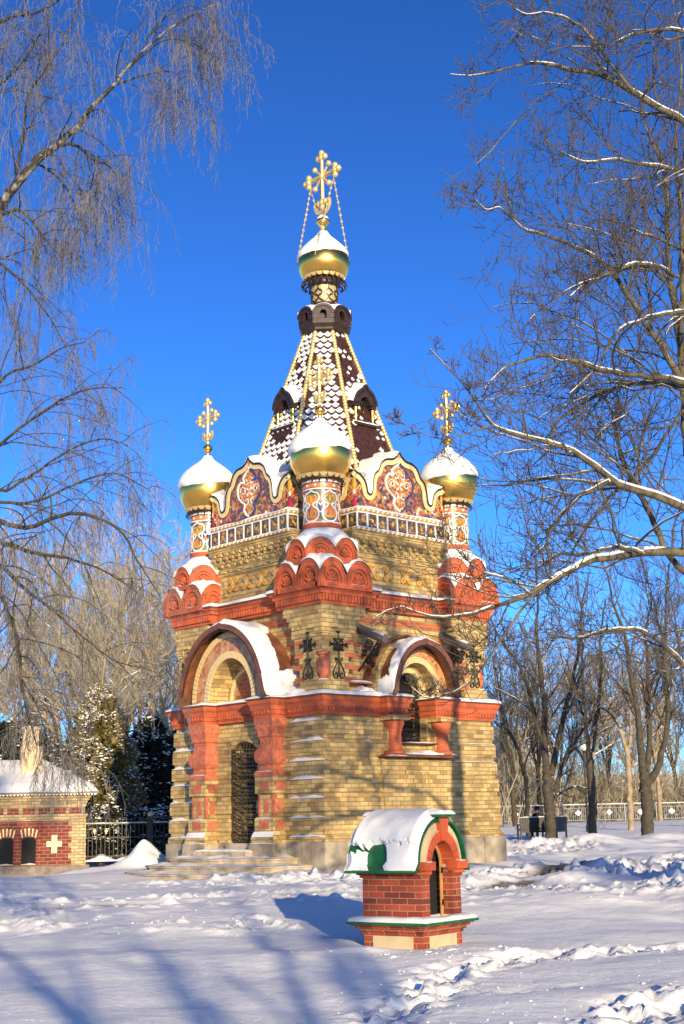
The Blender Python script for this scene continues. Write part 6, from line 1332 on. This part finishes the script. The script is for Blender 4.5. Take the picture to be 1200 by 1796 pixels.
# benches and the seated person
def bench(px, D, rz, label):
    x = PX(px, D); e = empty('park_bench', (x, D, g0(x, D)-.02), rz, label=label, cat='bench', group='black benches under the bare trees')
    for s_ in (-1, 1):
        b = MB(); b.box(s_*.62-.03, s_*.62+.03, -.26, -.20, 0, .88); b.box(s_*.62-.03, s_*.62+.03, .18, .24, 0, .62); b.box(s_*.62-.03, s_*.62+.03, -.26, .24, .38, .43); b.box(s_*.62-.03, s_*.62+.03, -.2, .26, .60, .64); b.build('leg', M['iron'], e)
    b = MB()
    for i in range(4): b.box(-.72, .72, -.19+i*.11, -.10+i*.11, .43, .465)
    b.build('seat', M['iron'], e); b = MB()
    for i in range(4): b.box(-.62+.03*i, .62-.03*i+.06*i, -.265, -.235, .30+i*.15, .449+i*.15)
    b.build('backrest', M['iron'], e); s = MB(); snow_bar(s, FR(0), -.7, .7, .235, .265, .915, .03, px); s.build('bench_snow', M['snow'], e); return e
be = bench(936, 60, R(10), 'black slatted park bench seen from behind with a person sitting on it')
bench(972, 59.5, R(55), 'second black bench mostly hidden behind the thick tree trunk')
def person():
    e = empty('person', tuple(be.location), R(10), label='person in dark winter clothes sitting on the bench facing the railing', cat='person')
    V = {'pel': (.18, .0, .56), 'che': (.18, -.04, .84), 'sh': (.18, -.03, 1.02), 'nk': (.18, -.01, 1.12), 'hd': (.18, .02, 1.20)}
    pts = [(.18, .0, .56), (.18, -.05, .80), (.18, -.04, .99), (.18, -.02, 1.10), (.08, .05, .54), (.28, .05, .54), (.07, .42, .53), (.29, .42, .53), (.07, .46, .10), (.29, .46, .10), (.07, .60, .06), (.29, .60, .06),
           (-.02, -.03, .97), (.38, -.03, .97), (-.07, .04, .70), (.43, .04, .70), (.06, .24, .62), (.30, .24, .62)]
    ed = [(0, 1), (1, 2), (2, 3), (0, 4), (0, 5), (4, 6), (5, 7), (6, 8), (7, 9), (8, 10), (9, 11), (2, 12), (2, 13), (12, 14), (13, 15), (14, 16), (15, 17)]
    rad_ = [.17, .17, .15, .06, .10, .10, .085, .085, .055, .055, .045, .045, .085, .085, .062, .062, .045, .045]
    me = bpy.data.meshes.new('body'); me.from_pydata(pts, ed, []); me.materials.append(M['coat']); o = link('body', me, e); md = o.modifiers.new('skin', 'SKIN'); o.modifiers.new('sub', 'SUBSURF').levels = 1; o.modifiers['sub'].render_levels = 2
    for v, r in zip(me.skin_vertices[0].data, rad_): v.radius = (r, r)
    me.skin_vertices[0].data[0].use_root = True
    b = MB(); b.ball((.18, .01, 1.235), .10, 14, 10, 1.2); b.ball((.18, .105, 1.22), .022, 6, 4); b.ball((.085, .01, 1.22), .025, 6, 4); b.ball((.275, .01, 1.22), .025, 6, 4); b.build('head', M['skin'], e, smooth=True)
    b = MB(); b.ball((.18, -.01, 1.265), .118, 14, 8, 1.0); b.lathe([(.115, 1.24), (.125, 1.25), (.125, 1.29), (.11, 1.30)], 16, (.18, -.005)); b.build('knitted_hat', M['coat'], e, smooth=True)
    for s_ in (-1, 1):
        b = MB(); cx_ = .18+s_*.12
        b.box(cx_-.03, cx_+.03, .24, .31, .595, .625)
        for f in range(4): b.tube([(cx_-.027+f*.018, .30, .61), (cx_-.027+f*.018, .35, .605), (cx_-.027+f*.018, .375, .585)], [.010, .009, .007], 6)
        b.tube([(cx_-s_*.03, .26, .61), (cx_-s_*.055, .30, .605)], [.011, .009], 6); b.build('hand', M['coat'], e, smooth=True)
M['coat'] = plain('dark_coat', (.012, .011, .013), .9, var=.3); M['skin'] = plain('skin', (.42, .24, .17), .6, var=.1)
person()
# globe lamp
D = 72.; x = PX(1031, D); z = g0(x, D); e = empty('street_lamp', (x, D, z), 0, label='black park lamp post with a white globe beside the slender tree', cat='street lamp')
b = MB(); b.lathe([(.09, -.2), (.09, .3), (.05, .36), (.04, 3.9), (.07, 3.92), (.09, 3.98)], 12); b.build('pole', M['iron'], e, angle=40); gz = 1+(1453-1334)/2469*D-z; b = MB(); b.tube([(0, 0, 3.9), (0, 0, gz-.12)], .04, 8); b.build('pole', M['iron'], e); b = MB(); b.ball((0, 0, gz), .19, 18, 12); b.build('globe', M['white'], e, smooth=True)
# hoop arch
D = 82.; x = PX(900, D); z = g0(x, D); e = empty('garden_arch', (x, D, z), 0, label='dark curved metal garden arch near the right corner of the chapel', cat='arch')
b = MB(); c = 1+(1450-1384)/2469*D-z-.66
for r_ in (.66, .56): b.tube([(-r_, 0, 0)]+[(r_*math.cos(PI-PI*i/16), 0, c+r_*math.sin(PI-PI*i/16)) for i in range(17)]+[(r_, 0, 0)], .022, 5)
b.build('hoop', M['iron'], e); b = MB()
for i in range(13): a_ = PI*i/12; b.tube([(.56*math.cos(a_), 0, c+.56*math.sin(a_)), (.66*math.cos(a_+.1), 0, c+.66*math.sin(a_+.1))], .012, 4)
b.build('hoop_lattice', M['iron'], e)
# buildings behind
M['facade'] = plain('beige_plaster', (.52, .40, .27), .9, var=.12, scale=.4); M['pink'] = plain('pinkish_plaster', (.55, .33, .25), .9, var=.15, scale=.5)
D = 128.; pm = 2469/D; bx = lambda px: PX(px, D); bz = lambda py: 1+(1451-py)/pm
e = empty('plastered_building', (bx(850), D, g0(bx(900), D)), 0, label='beige plastered building with white-framed windows behind the chapel corner', cat='building'); zz = g0(bx(900), D); x0 = bx(850)
b = MB(); b.box(0, bx(978)-x0, 0, 9, -1, bz(1338)-zz); b.build('wall', M['facade'], e)
b = MB(); b.prism([(-.5, -.5), (-.5, 0), (4.5, 2.0), (9.5, 0), (9.5, -.5)], -.4, bx(981)-x0, lambda u, v, a: (a, u, v+bz(1336)-zz+.4)); rf = b.build('roof', M['snow'], e)
for (px, py) in ((902, 1350), (938, 1350), (968, 1350), (938, 1398), (968, 1398), (866, 1350)):
    b = MB(); c_ = bx(px)-x0; h = bz(py)-zz; b.box(c_-.42, c_+.42, -.06, .02, h-.62, h+.62); w_ = b.build('window_frame', M['white'], e); b = MB()
    for s_ in (-1, 1): t0, t1_ = sorted((c_+s_*.05, c_+s_*.34)); b.box(t0, t1_, -.08, -.055, h-.52, h+.1); b.box(t0, t1_, -.08, -.055, h+.18, h+.52)
    b.build('pane', M['navy'], w_); b = MB(); b.box(c_-.55, c_+.55, -.15, .0, h-.74, h-.64); b.build('sill', M['snow'], w_)
e = empty('low_pink_wall', (bx(978), D-6, g0(bx(1000), D-6)), 0, label='long low pinkish plastered wall with snow on top beyond the railing', cat='wall')
b = MB(); b.box(0, 5.2, 0, .5, -1, 1.3); b.box(5.2, 14, .1, .5, -1, 1.05)
for i in range(7): b.box(i*2.2-.15, i*2.2+.15, -.12, .6, -1, 1.42)
b.build('wall_face', M['pink'], e); s = MB(); snow_bar(s, FR(0), 0, 14, -.6, .1, 1.42, .12, 3, st=.4); s.build('wall_snow', M['snow'], e)
e = empty('low_building', (bx(1040), D+6, 1.0), 0, label='low beige building with dark openings and snowy roof beyond the railing at right', cat='building')
b = MB(); b.box(0, 13, 0, 6, -1, 2.4); b.build('wall', M['facade'], e); b = MB(); b.prism([(-.4, 2.4), (-.4, 2.6), (3, 3.9), (6.4, 2.6), (6.4, 2.4)], -.3, 13.3, lambda u, v, a: (a, u, v)); b.build('roof', M['snow'], e)
for i in range(5): b = MB(); b.box(1+i*2.4, 2.1+i*2.4, -.05, .05, .5, 1.8); b.build('window', M['black'], e)
